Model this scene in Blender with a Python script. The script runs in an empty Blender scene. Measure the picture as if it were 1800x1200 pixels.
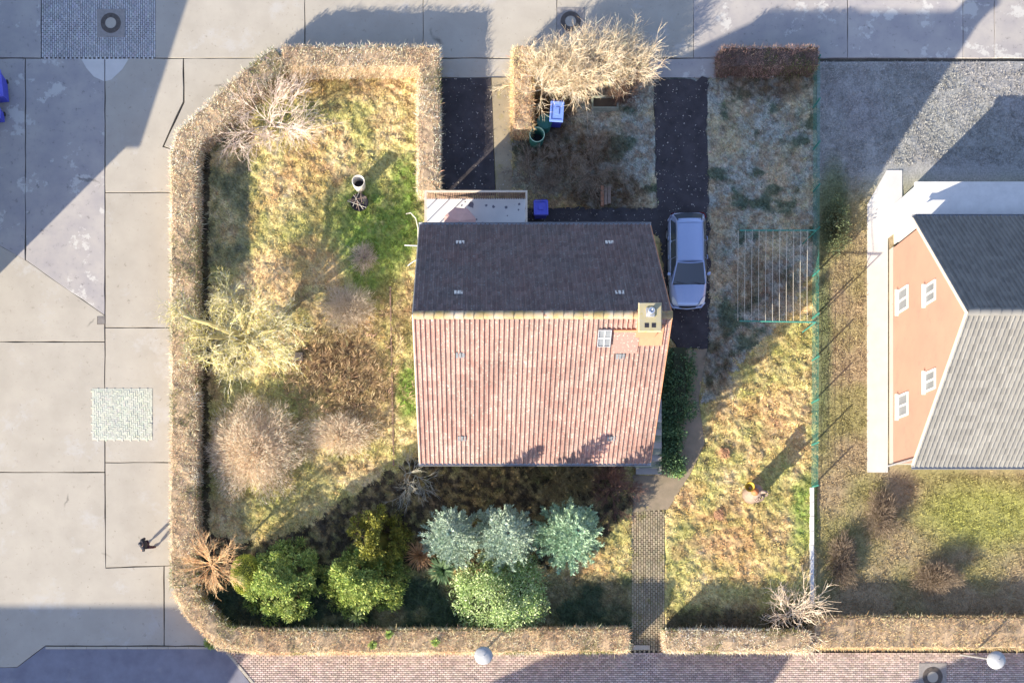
import bpy, math, random
import numpy as np
from math import radians as R, sin, cos, pi, sqrt

random.seed(11)
rng = np.random.default_rng(11)
S = bpy.context.scene
C = bpy.context.collection

# ------------------------------------------------------------------ camera, sky, sun, exposure
K = 36.0                     # pixels of the photograph per metre on the ground
H = 1900.0 / K               # flying height
NX, NY = 835.0, 1020.0       # the point straight below the lens
SUN_EL, SUN_AZ = 20.7, 225.0
cd = bpy.data.cameras.new("camera")
cam = bpy.data.objects.new("camera", cd); C.objects.link(cam)
cam.location = (0, 0, H); cam.rotation_euler = (0, 0, 0)
cd.sensor_width = 36.0; cd.lens = 1900.0 / 1800.0 * 36.0
cd.shift_x = (900 - NX) / 1800.0; cd.shift_y = (NY - 600) / 1800.0
cd.clip_start = 0.5; cd.clip_end = 2000
S.camera = cam

W = bpy.data.worlds.new("World"); S.world = W; W.use_nodes = True
nt = W.node_tree
sky = nt.nodes.new('ShaderNodeTexSky'); sky.sky_type = 'NISHITA'; sky.sun_disc = False
sky.sun_elevation = R(SUN_EL); sky.sun_rotation = R(SUN_AZ); sky.dust_density = 0.6
bg = nt.nodes['Background']; bg.inputs[1].default_value = 0.13
wb = nt.nodes.new('ShaderNodeMix'); wb.data_type = 'RGBA'; wb.blend_type = 'MULTIPLY'; wb.inputs[0].default_value = 1.0; wb.inputs[7].default_value = (1.08, 1.0, 1.07, 1)
nt.links.new(sky.outputs[0], wb.inputs[6]); nt.links.new(wb.outputs[2], bg.inputs[0])
ld = bpy.data.lights.new("sun", 'SUN'); ld.energy = 5.0; ld.angle = R(0.5); ld.color = (1.0, 0.885, 0.70)
sun = bpy.data.objects.new("sun", ld); C.objects.link(sun)
sun.rotation_euler = (R(90 - SUN_EL), 0, R(-45))
S.view_settings.view_transform = 'Standard'
S.view_settings.look = 'None'; S.view_settings.gamma = 1.0
S.view_settings.exposure = 1.52
S.view_settings.use_curve_mapping = False

# ------------------------------------------------------------------ helpers
def G(px, py, h=0.0):
    """ground metres of something h metres high that the photograph shows at pixel px, py"""
    s = (H - h) / H / K
    return np.array([(px - NX) * s, -(py - NY) * s, h])

def nrm(v):
    return v / np.maximum(np.linalg.norm(v, axis=-1, keepdims=True), 1e-9)

def hash2(ix, iy, seed):
    h = (ix.astype(np.int64) * 374761393 + iy.astype(np.int64) * 668265263 + seed * 974634777) & 0x7fffffff
    h = ((h ^ (h >> 13)) * 1274126177) & 0x7fffffff
    return ((h ^ (h >> 16)) & 0xffff) / 65535.0

def vnoise(x, y, seed=0):
    x = np.asarray(x, float); y = np.asarray(y, float)
    ix = np.floor(x); iy = np.floor(y); fx = x - ix; fy = y - iy
    fx = fx * fx * (3 - 2 * fx); fy = fy * fy * (3 - 2 * fy)
    a = hash2(ix, iy, seed); b = hash2(ix + 1, iy, seed); c = hash2(ix, iy + 1, seed); d = hash2(ix + 1, iy + 1, seed)
    return (a * (1 - fx) + b * fx) * (1 - fy) + (c * (1 - fx) + d * fx) * fy

def fbm(x, y, seed=0, octv=4):
    t = 0; a = 0.5; n = 0
    for o in range(octv):
        t = t + a * vnoise(np.asarray(x) * 2 ** o, np.asarray(y) * 2 ** o, seed + o * 17); n += a; a *= 0.5
    return t / n

class MB:
    """collects vertices, faces and vertex colours; build() links them as ONE mesh object"""
    def __init__(s): s.v = []; s.f = []; s.c = []; s.n = 0
    def add(s, v, f, col=(1, 1, 1)):
        v = np.asarray(v, float).reshape(-1, 3)
        if isinstance(f, np.ndarray): f = [f]
        for a in f:
            a = np.asarray(a, int)
            if a.ndim == 1: a = a[None]
            s.f.append(a + s.n)
        col = np.asarray(col, float)
        if col.ndim == 1: col = np.tile(col[None, :3], (len(v), 1))
        s.v.append(v); s.c.append(col); s.n += len(v)
        return s
    def box(s, x0, x1, y0, y1, z0, z1, col=(1, 1, 1)):
        v = [(x0, y0, z0), (x1, y0, z0), (x1, y1, z0), (x0, y1, z0), (x0, y0, z1), (x1, y0, z1), (x1, y1, z1), (x0, y1, z1)]
        return s.add(v, np.array([(3, 2, 1, 0), (4, 5, 6, 7), (0, 1, 5, 4), (1, 2, 6, 5), (2, 3, 7, 6), (3, 0, 4, 7)]), col)
    def prism(s, poly, z0, z1, col=(1, 1, 1), bevel=0.0):
        p = np.asarray(poly, float); n = len(p)
        if area(p) < 0: p = p[::-1]
        rings = [np.c_[p, np.full(n, z0)]]
        if bevel:
            rings.append(np.c_[p, np.full(n, z1 - bevel)]); rings.append(np.c_[inset(p, bevel), np.full(n, z1)])
        else: rings.append(np.c_[p, np.full(n, z1)])
        v = np.concatenate(rings); i = np.arange(n); j = (i + 1) % n; f = []
        for k in range(len(rings) - 1): f.append(np.c_[i + k * n, j + k * n, j + (k + 1) * n, i + (k + 1) * n])
        f.append((i + (len(rings) - 1) * n)[None]); f.append(i[::-1][None])
        return s.add(v, f, col)
    def segs(s, P0, P1, R0, R1, sides=3, col=(1, 1, 1)):
        P0 = np.asarray(P0, float).reshape(-1, 3); P1 = np.asarray(P1, float).reshape(-1, 3); N = len(P0)
        if N == 0: return s
        R0 = np.broadcast_to(np.asarray(R0, float), (N,)); R1 = np.broadcast_to(np.asarray(R1, float), (N,))
        d = nrm(P1 - P0); ref = np.where(np.abs(d[:, 2:3]) < 0.9, np.array([[0, 0, 1.]]), np.array([[1., 0, 0]]))
        a = nrm(np.cross(d, ref)); b = np.cross(d, a)
        an = np.arange(sides) * 2 * pi / sides
        ring = a[:, None, :] * np.cos(an)[None, :, None] + b[:, None, :] * np.sin(an)[None, :, None]
        v = np.concatenate([P0[:, None] + ring * R0[:, None, None], P1[:, None] + ring * R1[:, None, None]], 1).reshape(-1, 3)
        i = np.arange(sides); j = (i + 1) % sides
        f = np.c_[i, j, j + sides, i + sides][None] + (np.arange(N) * 2 * sides)[:, None, None]
        col = np.asarray(col, float)
        if col.ndim == 2: col = np.repeat(col, 2 * sides, 0)
        return s.add(v, f.reshape(-1, 4), col)
    def tube(s, pts, r, sides=8, col=(1, 1, 1), caps=True):
        pts = np.asarray(pts, float); n = len(pts); r = np.broadcast_to(np.asarray(r, float), (n,))
        t = nrm(np.gradient(pts, axis=0)); v = []
        ref = np.array([0, 0, 1.]) if abs(t[0][2]) < 0.9 else np.array([1., 0, 0])
        a = nrm(np.cross(t[0], ref))
        an = np.arange(sides) * 2 * pi / sides
        for k in range(n):
            a = nrm(a - t[k] * np.dot(a, t[k])); b = np.cross(t[k], a)
            v.append(pts[k] + r[k] * (np.cos(an)[:, None] * a + np.sin(an)[:, None] * b))
        i = np.arange(sides); j = (i + 1) % sides
        f = [np.c_[i + k * sides, j + k * sides, j + (k + 1) * sides, i + (k + 1) * sides] for k in range(n - 1)]
        if caps: f += [i[::-1][None], (i + (n - 1) * sides)[None]]
        return s.add(np.concatenate(v), f, col)
    def lathe(s, prof, sides=24, c=(0, 0, 0), col=(1, 1, 1)):
        prof = np.asarray(prof, float); n = len(prof); an = np.arange(sides) * 2 * pi / sides
        v = np.stack([c[0] + prof[:, 0:1] * np.cos(an), c[1] + prof[:, 0:1] * np.sin(an), c[2] + np.repeat(prof[:, 1:2], sides, 1)], -1).reshape(-1, 3)
        i = np.arange(sides); j = (i + 1) % sides
        return s.add(v, [np.c_[i + k * sides, j + k * sides, j + (k + 1) * sides, i + (k + 1) * sides] for k in range(n - 1)], col)
    def grid(s, P, col=(1, 1, 1)):
        P = np.asarray(P, float); m, n = P.shape[:2]; idx = np.arange(m * n).reshape(m, n)
        col = np.asarray(col, float)
        if col.ndim == 3: col = col.reshape(-1, 3)
        return s.add(P.reshape(-1, 3), np.stack([idx[:-1, :-1], idx[1:, :-1], idx[1:, 1:], idx[:-1, 1:]], -1).reshape(-1, 4), col)
    def cards(s, P, D, U, L, Wd, col):
        """thin leaf or twig blades: base P, along D, width direction U; pointed at the tip"""
        N = len(P); L = np.broadcast_to(L, (N,))[:, None]; Wd = np.broadcast_to(Wd, (N,))[:, None]
        v = np.stack([P - U * Wd * .3, P + D * L * .5 - U * Wd * .5, P + D * L, P + D * L * .5 + U * Wd * .5], 1).reshape(-1, 3)
        f = np.arange(4)[None] + (np.arange(N) * 4)[:, None]
        col = np.asarray(col, float)
        if col.ndim == 2: col = np.repeat(col, 4, 0)
        return s.add(v, f, col)
    def mesh(s, name, smooth=False):
        me = bpy.data.meshes.new(name)
        v = np.concatenate(s.v); me.vertices.add(len(v)); me.vertices.foreach_set('co', v.astype(np.float32).ravel())
        tot = np.concatenate([np.full(len(a), a.shape[1]) for a in s.f]); li = np.concatenate([a.ravel() for a in s.f])
        me.loops.add(len(li)); me.loops.foreach_set('vertex_index', li.astype(np.int32))
        me.polygons.add(len(tot)); me.polygons.foreach_set('loop_start', np.concatenate([[0], np.cumsum(tot)[:-1]]).astype(np.int32))
        me.polygons.foreach_set('use_smooth', np.full(len(tot), bool(smooth)))
        at = me.color_attributes.new('Col', 'FLOAT_COLOR', 'POINT')
        at.data.foreach_set('color', np.c_[np.concatenate(s.c), np.ones(len(v))].astype(np.float32).ravel())
        me.update(calc_edges=True); me.validate()
        return me
    def build(s, name, mat, parent=None, smooth=False, **kw):
        o = bpy.data.objects.new(name, s.mesh(name, smooth)); C.objects.link(o)
        if mat: o.data.materials.append(mat)
        if parent: o.parent = parent
        return tag(o, **kw)

def area(p):
    x, y = p[:, 0], p[:, 1]
    return 0.5 * np.sum(x * np.roll(y, -1) - np.roll(x, -1) * y)

def inset(p, d):
    p = np.asarray(p, float)
    if area(p) < 0: p = p[::-1]
    e = nrm(np.roll(p, -1, 0) - p); nn = np.c_[-e[:, 1], e[:, 0]]; pn = np.roll(nn, 1, 0)
    m = nn + pn; m = m / np.maximum(np.sum(m * nn, 1, keepdims=True), 0.3)
    return p + m * d

def inside(x, y, poly):
    r = np.zeros(np.shape(x), bool); n = len(poly)
    for i in range(n):
        x0, y0 = poly[i]; x1, y1 = poly[(i + 1) % n]
        c = ((y0 > y) != (y1 > y)) & (x < (x1 - x0) * (y - y0) / (y1 - y0 + 1e-12) + x0)
        r ^= c
    return r

def tag(o, label=None, cat=None, group=None, kind=None):
    if label: o['label'] = label
    if cat: o['category'] = cat
    if group: o['group'] = group
    if kind: o['kind'] = kind
    return o

def thing(name, label, cat, loc=(0, 0, 0), rz=0.0, group=None):
    o = bpy.data.objects.new(name, None); C.objects.link(o); o.empty_display_size = 0.2
    o.location = [float(q) for q in loc]; o.rotation_euler = (0, 0, rz)
    return tag(o, label, cat, group)

def copy_tree(o, parent=None):
    c = o.copy(); C.objects.link(c)
    if parent: c.parent = parent
    for ch in list(o.children): copy_tree(ch, c)
    return c

# ------------------------------------------------------------------ materials
def mat(name, a, b=None, scale=4.0, rough=0.85, bump=0.0, bscale=40.0, vc=False, rnd=0.0, metal=0.0, spec=0.3,
        c=None, cscale=1.0, cth=0.6, cw=0.08, trans=0.0, cracks=None, coat=0.0, dk=None):
    m = bpy.data.materials.new(name); m.use_nodes = True; t = m.node_tree; N = t.nodes; Lk = t.links.new
    bs = N['Principled BSDF']; bs.inputs['Roughness'].default_value = rough; bs.inputs['Metallic'].default_value = metal
    bs.inputs['Specular IOR Level'].default_value = spec; bs.inputs['Coat Weight'].default_value = coat
    geo = N.new('ShaderNodeNewGeometry'); pos = geo.outputs['Position']
    def noise(sc, det=6, ro=0.6):
        n = N.new('ShaderNodeTexNoise'); n.inputs['Scale'].default_value = sc; n.inputs['Detail'].default_value = det
        n.inputs['Roughness'].default_value = ro; Lk(pos, n.inputs['Vector']); return n.outputs[0]
    def ramp(f, lo, hi):
        r = N.new('ShaderNodeMapRange'); r.inputs[1].default_value = lo; r.inputs[2].default_value = hi; Lk(f, r.inputs[0]); return r.outputs[0]
    def mix(f, x, y, mode='MIX'):
        q = N.new('ShaderNodeMix'); q.data_type = 'RGBA'; q.blend_type = mode
        if isinstance(f, float): q.inputs[0].default_value = f
        else: Lk(f, q.inputs[0])
        for s_, v_ in ((6, x), (7, y)):
            if isinstance(v_, tuple): q.inputs[s_].default_value = (*v_[:3], 1)
            else: Lk(v_, q.inputs[s_])
        return q.outputs[2]
    col = tuple(a)
    if b is not None: col = mix(ramp(noise(scale), 0.32, 0.68), tuple(a), tuple(b))
    if c is not None: col = mix(ramp(noise(cscale, 8, 0.7), cth, cth + cw), col, tuple(c))
    if cracks:
        vo = N.new('ShaderNodeTexVoronoi'); vo.feature = 'DISTANCE_TO_EDGE'; vo.inputs['Scale'].default_value = cracks
        wn = N.new('ShaderNodeTexNoise'); wn.inputs['Scale'].default_value = 1.3; wn.inputs['Detail'].default_value = 5; Lk(pos, wn.inputs['Vector'])
        ad = N.new('ShaderNodeMix'); ad.data_type = 'VECTOR'; ad.inputs[0].default_value = 0.45
        Lk(pos, ad.inputs[4]); Lk(wn.outputs[1], ad.inputs[5]); Lk(ad.outputs[1], vo.inputs['Vector'])
        th = ramp(vo.outputs['Distance'], 0.012, 0.0)
        msk = ramp(noise(0.35, 2), 0.63, 0.68)
        mu = N.new('ShaderNodeMath'); mu.operation = 'MULTIPLY'; Lk(th, mu.inputs[0]); Lk(msk, mu.inputs[1])
        col = mix(mu.outputs[0], col, tuple(q * .45 for q in a))
    if dk: col = mix(ramp(noise(dk[1], 4, .75), dk[2], dk[2] + dk[3]), col, dk[0])
    if vc:
        at = N.new('ShaderNodeAttribute'); at.attribute_name = 'Col'
        col = mix(1.0, col, at.outputs[0], 'MULTIPLY')
    if rnd:
        oi = N.new('ShaderNodeObjectInfo'); rr = N.new('ShaderNodeMapRange'); Lk(oi.outputs['Random'], rr.inputs[0])
        rr.inputs[3].default_value = 1 - rnd; rr.inputs[4].default_value = 1 + rnd
        cb = N.new('ShaderNodeCombineColor')
        for q in range(3): Lk(rr.outputs[0], cb.inputs[q])
        col = mix(1.0, col, cb.outputs[0], 'MULTIPLY')
    if isinstance(col, tuple): bs.inputs['Base Color'].default_value = (*col[:3], 1)
    else: Lk(col, bs.inputs['Base Color'])
    if bump:
        bu = N.new('ShaderNodeBump'); bu.inputs['Strength'].default_value = bump; bu.inputs['Distance'].default_value = 0.02
        Lk(noise(bscale, 5), bu.inputs['Height']); Lk(bu.outputs[0], bs.inputs['Normal'])
    if trans:
        tr = N.new('ShaderNodeBsdfTranslucent'); ms = N.new('ShaderNodeMixShader'); ms.inputs[0].default_value = trans
        if isinstance(col, tuple): tr.inputs[0].default_value = (*col[:3], 1)
        else: Lk(col, tr.inputs[0])
        Lk(bs.outputs[0], ms.inputs[1]); Lk(tr.outputs[0], ms.inputs[2]); Lk(ms.outputs[0], N['Material Output'].inputs[0])
    return m

M = {}
M['concrete'] = mat('concrete', (.365, .335, .285), (.315, .288, .245), 0.75, .9, .25, 60, rnd=.03, c=(.365, .345, .315), cscale=.55, cth=.56, cw=.1, cracks=.28, dk=((.22, .195, .16), 4.0, .61, .10))
M['concrete_old'] = mat('concrete_old', (.36, .335, .31), (.27, .255, .26), 0.8, .9, .3, 60, rnd=.06, c=(.43, .415, .39), cscale=.6, cth=.57, cw=.03, cracks=.3, dk=((.17, .155, .145), 3.2, .60, .12))
M['asphalt'] = mat('asphalt', (.19, .195, .235), (.14, .14, .175), 1.2, .9, .3, 90, c=(.26, .25, .24), cscale=.5, cth=.6, cw=.2)
M['driveway'] = mat('driveway', (.062, .055, .06), (.03, .027, .03), 1.6, .9, .5, 50, c=(.42, .4, .38), cscale=7, cth=.665, cw=.02)
M['joint'] = mat('joint', (.13, .115, .09), (.07, .062, .052), 6, .95)
M['paver_grey'] = mat('paver_grey', (.44, .43, .43), (.35, .345, .35), 1.5, .9, vc=True)
M['paver_pink'] = mat('paver_pink', (.50, .40, .35), (.42, .335, .30), 1.2, .9, vc=True)
M['paver_green'] = mat('paver_green', (.45, .46, .385), (.40, .415, .36), 1.5, .9, vc=True)
M['paver_path'] = mat('paver_path', (.33, .275, .185), (.235, .20, .14), 1.2, .95, vc=True, c=(.20, .18, .045), cscale=.7, cth=.56, cw=.12)
M['earth'] = mat('earth', (.27, .215, .155), (.20, .165, .115), 2.2, .95, .5, 30, c=(.21, .19, .06), cscale=.8, cth=.58, cw=.12)
M['soil'] = mat('soil', (.10, .075, .05), (.055, .045, .032), 1.5, .95, .5, 25)
M['lawn'] = mat('lawn', (1, 1, 1), (.55, .55, .55), 14, .95, .6, 30, vc=True)
M['grass'] = mat('grass', (1, 1, 1), rough=.9, spec=.1, vc=True, trans=.3)
M['dry_twig'] = mat('dry_twig', (1, 1, 1), rough=.9, spec=.1, vc=True, trans=.4)
M['twig'] = mat('twig', (1, 1, 1), (.7, .68, .66), 20, .9, spec=.1, vc=True)
M['leaf'] = mat('leaf', (1, 1, 1), rough=.6, spec=.3, vc=True, trans=.2)
M['tile'] = mat('tile', (.285, .158, .135), (.235, .16, .142), .8, .9, .3, 60, rnd=.16, vc=True, c=(.40, .36, .31), cscale=11, cth=.56, cw=.07)
M['ridge'] = mat('ridge', (.36, .31, .25), (.27, .20, .075), 1.6, .9, .4, 40, rnd=.15, c=(.25, .13, .09), cscale=3, cth=.6, cw=.06)
M['render_wall'] = mat('render_wall', (.5, .46, .4), (.44, .41, .36), 1.5, .9, .2, 50)
M['render_orange'] = mat('render_orange', (.355, .19, .14), (.30, .165, .125), .7, .9, .2, 50, dk=((.25, .15, .12), 1.4, .58, .2))
M['white'] = mat('white', (.58, .575, .56), (.5, .495, .485), 3, .6)
M['membrane'] = mat('membrane', (.66, .65, .62), (.58, .575, .56), 1.2, .85, c=(.30, .30, .28), cscale=2.3, cth=.66, cw=.06)
M['grey_roof'] = mat('grey_roof', (.165, .165, .16), (.14, .14, .138), .9, .9, .2, 40, vc=True)
M['wood_dark'] = mat('wood_dark', (.23, .15, .11), (.16, .105, .08), 6, .85, rnd=.15)
M['wood_pale'] = mat('wood_pale', (.55, .47, .37), (.44, .37, .3), 6, .85)
M['zinc'] = mat('zinc', (.45, .46, .48), (.36, .37, .39), 5, .45, metal=.6)
M['glass'] = mat('glass', (.05, .06, .075), rough=.06, spec=.8)
M['glass_pale'] = mat('glass_pale', (.16, .175, .19), (.13, .14, .155), 3, .35, spec=.6)
M['car_paint'] = mat('car_paint', (.36, .43, .62), (.34, .41, .60), 8, .34, metal=.45, coat=.6, spec=.5)
M['rubber'] = mat('rubber', (.02, .02, .022), rough=.8)
M['trim'] = mat('trim', (.025, .025, .028), rough=.5)
M['alloy'] = mat('alloy', (.5, .5, .52), rough=.35, metal=.8)
M['lamp_clear'] = mat('lamp_clear', (.62, .64, .66), rough=.12, spec=.7)
M['lamp_red'] = mat('lamp_red', (.4, .02, .02), rough=.15, spec=.6)
M['blue_bin'] = mat('blue_bin', (.055, .065, .42), (.045, .055, .36), 6, .5)
M['blue_lid'] = mat('blue_lid', (.16, .25, .60), (.13, .22, .55), 6, .45)
M['violet_lid'] = mat('violet_lid', (.13, .14, .62), (.10, .11, .52), 6, .5)
M['green_plastic'] = mat('green_plastic', (.03, .13, .10), (.025, .11, .09), 6, .5)
M['green_rim'] = mat('green_rim', (.34, .50, .38), (.26, .42, .32), 8, .5)
M['green_metal'] = mat('green_metal', (.03, .17, .14), (.045, .21, .17), 8, .5)
M['cord'] = mat('cord', (.56, .52, .43), rough=.8)
M['white_barrel'] = mat('white_barrel', (.62, .59, .52), (.55, .5, .43), 5, .7)
M['black'] = mat('black', (.015, .014, .02), (.03, .028, .036), 9, .6)
M['chimney'] = mat('chimney', (.42, .20, .12), (.36, .18, .11), 5, .9, .3, 50)
M['chimney_cap'] = mat('chimney_cap', (.34, .29, .15), (.30, .28, .22), 4, .95, .3, 40, c=(.30, .25, .06), cscale=3, cth=.55, cw=.1)
M['steel'] = mat('steel', (.6, .61, .63), rough=.3, metal=.9)
M['lamp_dome'] = mat('lamp_dome', (.36, .37, .385), (.25, .26, .275), 4, .5, c=(.2, .2, .2), cscale=6, cth=.68, cw=.05)
M['iron'] = mat('iron', (.10, .085, .075), (.065, .055, .05), 9, .7, .3, 60)
M['iron_lid'] = mat('iron_lid', (.27, .25, .235), (.2, .185, .175), 7, .8, .3, 60)
M['parasol'] = mat('parasol', (.50, .30, .26), (.42, .26, .23), 3, .95)
M['stone'] = mat('stone', (.28, .29, .25), (.17, .2, .14), 3, .95, .3, 40)
M['yellow'] = mat('yellow', (.46, .31, .04), (.4, .26, .035), 5, .6)
M['orange'] = mat('orange', (.42, .17, .07), (.36, .13, .05), 5, .6)
M['orange_net'] = mat('orange_net', (.42, .24, .15), (.36, .2, .12), 5, .8)
M['bark'] = mat('bark', (.30, .22, .18), (.20, .15, .12), 8, .95, .5, 40)
M['skin'] = mat('skin', (.52, .32, .23), rough=.6)
M['jacket'] = mat('jacket', (.014, .016, .024), (.022, .024, .034), 9, .75)
M['trousers'] = mat('trousers', (.055, .018, .032), (.04, .014, .026), 9, .8)
M['hair'] = mat('hair', (.02, .022, .03), (.05, .055, .07), 30, .45)
M['paper'] = mat('paper', (.8, .8, .8), rough=.8)
M['pave_pale'] = mat('pave_pale', (.52, .50, .47), (.46, .445, .42), 1.5, .9, .2, 50)

# ------------------------------------------------------------------ ground and streets
def gp(pts): return np.array([G(x, y)[:2] for x, y in pts])

MB().add([(-260, -260, -.09), (260, -260, -.09), (260, 260, -.09), (-260, 260, -.09)], np.array([[0, 1, 2, 3]])).build(
    'ground', M['joint'], None, kind='structure', label='bare ground under the streets and gardens', cat='ground')

def rough(px_poly, amp=3.0, step=9.0):
    o = []; n = len(px_poly)
    for i in range(n):
        a = np.array(px_poly[i], float); b = np.array(px_poly[(i + 1) % n], float); L = np.linalg.norm(b - a); k = max(1, int(L / step)); t = (b - a) / L; nn_ = np.array([-t[1], t[0]])
        for q in range(k):
            p = a + (b - a) * q / k; o.append(tuple(p + (nn_ * rng.normal(0, amp * .6) if q else 0)))
    return o
street = bpy.data.objects.new('concrete_street', None); C.objects.link(street)
tag(street, 'pale concrete street of large cast slabs around the garden', 'street', kind='structure')
def slab(px, m='concrete', gap=.012, z=0.0):
    p = inset(gp(rough(px, .55, 22.0)), gap)
    return MB().prism(p, -.12, z, bevel=.008).build('slab', M[m], street)
xs = [-420, -180, 72, 273, 536, 744, 979, 1219, 1490, 1693, 1748, 1960, 2300]
for i in range(len(xs) - 1):
    if xs[i] == 72: slab([(72, -260), (273, -260), (273, -6), (72, -6)], 'concrete_old'); continue
    slab([(xs[i], -260), (xs[i + 1], -260), (xs[i + 1], 102), (xs[i], 102)], 'concrete_old' if xs[i] < 270 or xs[i] > 980 else 'concrete')
slab([(-420, 103), (44, 103), (44, 457), (-420, 200)], 'concrete_old')
slab([(45, 103), (184, 103), (184, 554), (45, 457)], 'concrete_old')
slab([(-420, 200), (45, 457), (184, 554), (184, 600), (-420, 600)])
slab([(-420, 601), (184, 601), (184, 829), (-420, 829)])
slab([(-420, 830), (184, 830), (186, 998), (288, 994), (288, 1134), (80, 1134), (30, 1172), (-420, 1176)])
slab([(185, 103), (322, 103), (322, 179), (286, 258), (300, 262), (303, 338), (185, 338)])
slab([(323, 103), (480, 103), (330, 262), (302, 262), (288, 257), (324, 180)])
slab([(185, 339), (310, 339), (310, 575), (185, 575)])
slab([(185, 576), (310, 576), (310, 812), (185, 812)])
slab([(185, 813), (310, 813), (310, 993), (186, 997)])
slab([(289, 994), (310, 994), (400, 1134), (289, 1134)])
slab([(768, 103), (900, 103), (900, 137), (768, 137)])
slab([(1140, 103), (1262, 103), (1262, 137), (1140, 137)], 'concrete_old')
# lighter mortar repairs at the joint
for pts in ([(143, 104), (183, 104), (183, 143), (165, 135), (152, 120)], [(185, 104), (226, 104), (215, 122), (196, 140), (185, 143)]):
    MB().prism(gp(pts), -.02, .005).build('mortar_patch', M['pave_pale'], street)
MB().prism(gp([(-420, 1176.5), (30, 1172.6), (79.8, 1135), (81, 1137), (392, 1137), (442, 1204), (560, 1360), (-420, 1360)]), -.12, -.01).build(
    'asphalt_road', M['asphalt'], None, kind='structure', label='smooth grey asphalt at the bottom left corner', cat='road')
kb = bpy.data.objects.new('kerb', None); C.objects.link(kb); tag(kb, 'low concrete kerb along the asphalt at bottom left', 'kerb', kind='structure')
x = 80
while x < 385:
    MB().prism(inset(gp([(x, 1135.5), (x + 36, 1135.5), (x + 36, 1140.3), (x, 1140.3)]), .006), -.1, .03, bevel=.01).build('kerb_stone', M['concrete'], kb); x += 36
for k in range(6):
    a = np.array([394, 1143]) + k * np.array([10, 12.]); b = a + np.array([10, 12.])
    MB().prism(inset(gp([a, b, b + (5, -2), a + (5, -2)]), .006), -.1, .03, bevel=.01).build('kerb_stone', M['concrete'], kb)

def pavers(mb, poly, lx, ly, jt=.012, z=0.0, bond=.5, tone=(.82, 1.12), herring=False, vert=False, jz=.004):
    """small paving stones inside a polygon (metres), every one its own block"""
    poly = np.asarray(poly); x0, y0 = poly.min(0); x1, y1 = poly.max(0); cx = []; cy = []; sx = []; sy = []
    if herring:
        u = lx / 2; n = int(max(x1 - x0, y1 - y0) / u) + 6
        for i in range(-2, n):
            for j in range(-2, n):
                r = (i - j) % 4
                if r == 0: cx.append(x0 + (i + 1) * u); cy.append(y0 + (j + .5) * u); sx.append(lx); sy.append(u)
                elif r == 2: cx.append(x0 + (i + .5) * u); cy.append(y0 + (j + 1) * u - u); sx.append(u); sy.append(lx)
    else:
        row = 0
        if vert:
            xx = x0
            while xx < x1:
                yy = y0 - (ly * bond if row % 2 else 0)
                while yy < y1 + ly:
                    cx.append(xx + lx / 2); cy.append(yy + ly / 2); sx.append(lx); sy.append(ly); yy += ly
                xx += lx; row += 1
        else:
            yy = y0
            while yy < y1:
                xx = x0 - (lx * bond if row % 2 else 0)
                while xx < x1 + lx:
                    cx.append(xx + lx / 2); cy.append(yy + ly / 2); sx.append(lx); sy.append(ly); xx += lx
                yy += ly; row += 1
    cx, cy, sx, sy = map(np.array, (cx, cy, sx, sy))
    ok = inside(cx, cy, poly); cx, cy, sx, sy = cx[ok], cy[ok], sx[ok] / 2 - jt / 2, sy[ok] / 2 - jt / 2; n = len(cx)
    zz = z + rng.normal(0, jz, n); b = .008; v = []
    for (gx, gy, dz, q) in ((-1, -1, -.06, 0), (1, -1, -.06, 0), (1, 1, -.06, 0), (-1, 1, -.06, 0), (-1, -1, 0, b), (1, -1, 0, b), (1, 1, 0, b), (-1, 1, 0, b)):
        v.append(np.c_[cx + gx * (sx - q), cy + gy * (sy - q), zz + dz])
    v = np.stack(v, 1).reshape(-1, 3)
    f = np.array([(4, 5, 6, 7), (0, 1, 5, 4), (1, 2, 6, 5), (2, 3, 7, 6), (3, 0, 4, 7)])[None] + (np.arange(n) * 8)[:, None, None]
    t = rng.uniform(tone[0], tone[1], n)[:, None] * np.ones((1, 3)) * (1 + rng.normal(0, .02, (n, 3)))
    mb.add(v, f.reshape(-1, 4), np.repeat(t, 8, 0))
    return mb
pp = bpy.data.objects.new('paved_patch', None); C.objects.link(pp); tag(pp, 'patch of small grey paving stones around the manhole at top left', 'paving', kind='structure')
pavers(MB(), gp([(73, -5), (272, -5), (272, 101), (73, 101)])[::-1], .105, .2, .012, .002, vert=True).build('paving_stones', M['paver_grey'], pp, kind='stuff')
pp = bpy.data.objects.new('paved_patch', None); C.objects.link(pp); tag(pp, 'pale herringbone patch of paving in the concrete street at left', 'paving', kind='structure')
MB().prism(gp([(162, 683), (268, 683), (268, 773), (162, 773)]), -.05, .012).build('bedding', M['paver_green'], pp)
pavers(MB(), gp([(163, 684), (267, 684), (267, 772), (163, 772)]), .2, .1, .01, .022, herring=True, tone=(.9, 1.08)).build('paving_stones', M['paver_green'], pp, kind='stuff')
fw = bpy.data.objects.new('footway', None); C.objects.link(fw); tag(fw, 'pinkish brick-paved footway along the bottom of the garden', 'footway', kind='structure')
pavers(MB(), gp([(402, 1146), (1900, 1146), (1900, 1215), (455, 1215)]), .2, .1, .009, .004, tone=(.72, 1.2), jz=.006).build('paving_stones', M['paver_pink'], fw, kind='stuff')
MB().prism(gp([(455, 1216), (2300, 1216), (2300, 1400), (600, 1400)]), -.12, -.005).build('footway_road', M['paver_pink'], None, kind='structure', label='paved road beyond the bottom edge', cat='road')
MB().prism(gp([(1901, 1146), (2300, 1146), (2300, 1215), (1901, 1215)]), -.12, .0).build('footway_end', M['paver_pink'], fw)

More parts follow.
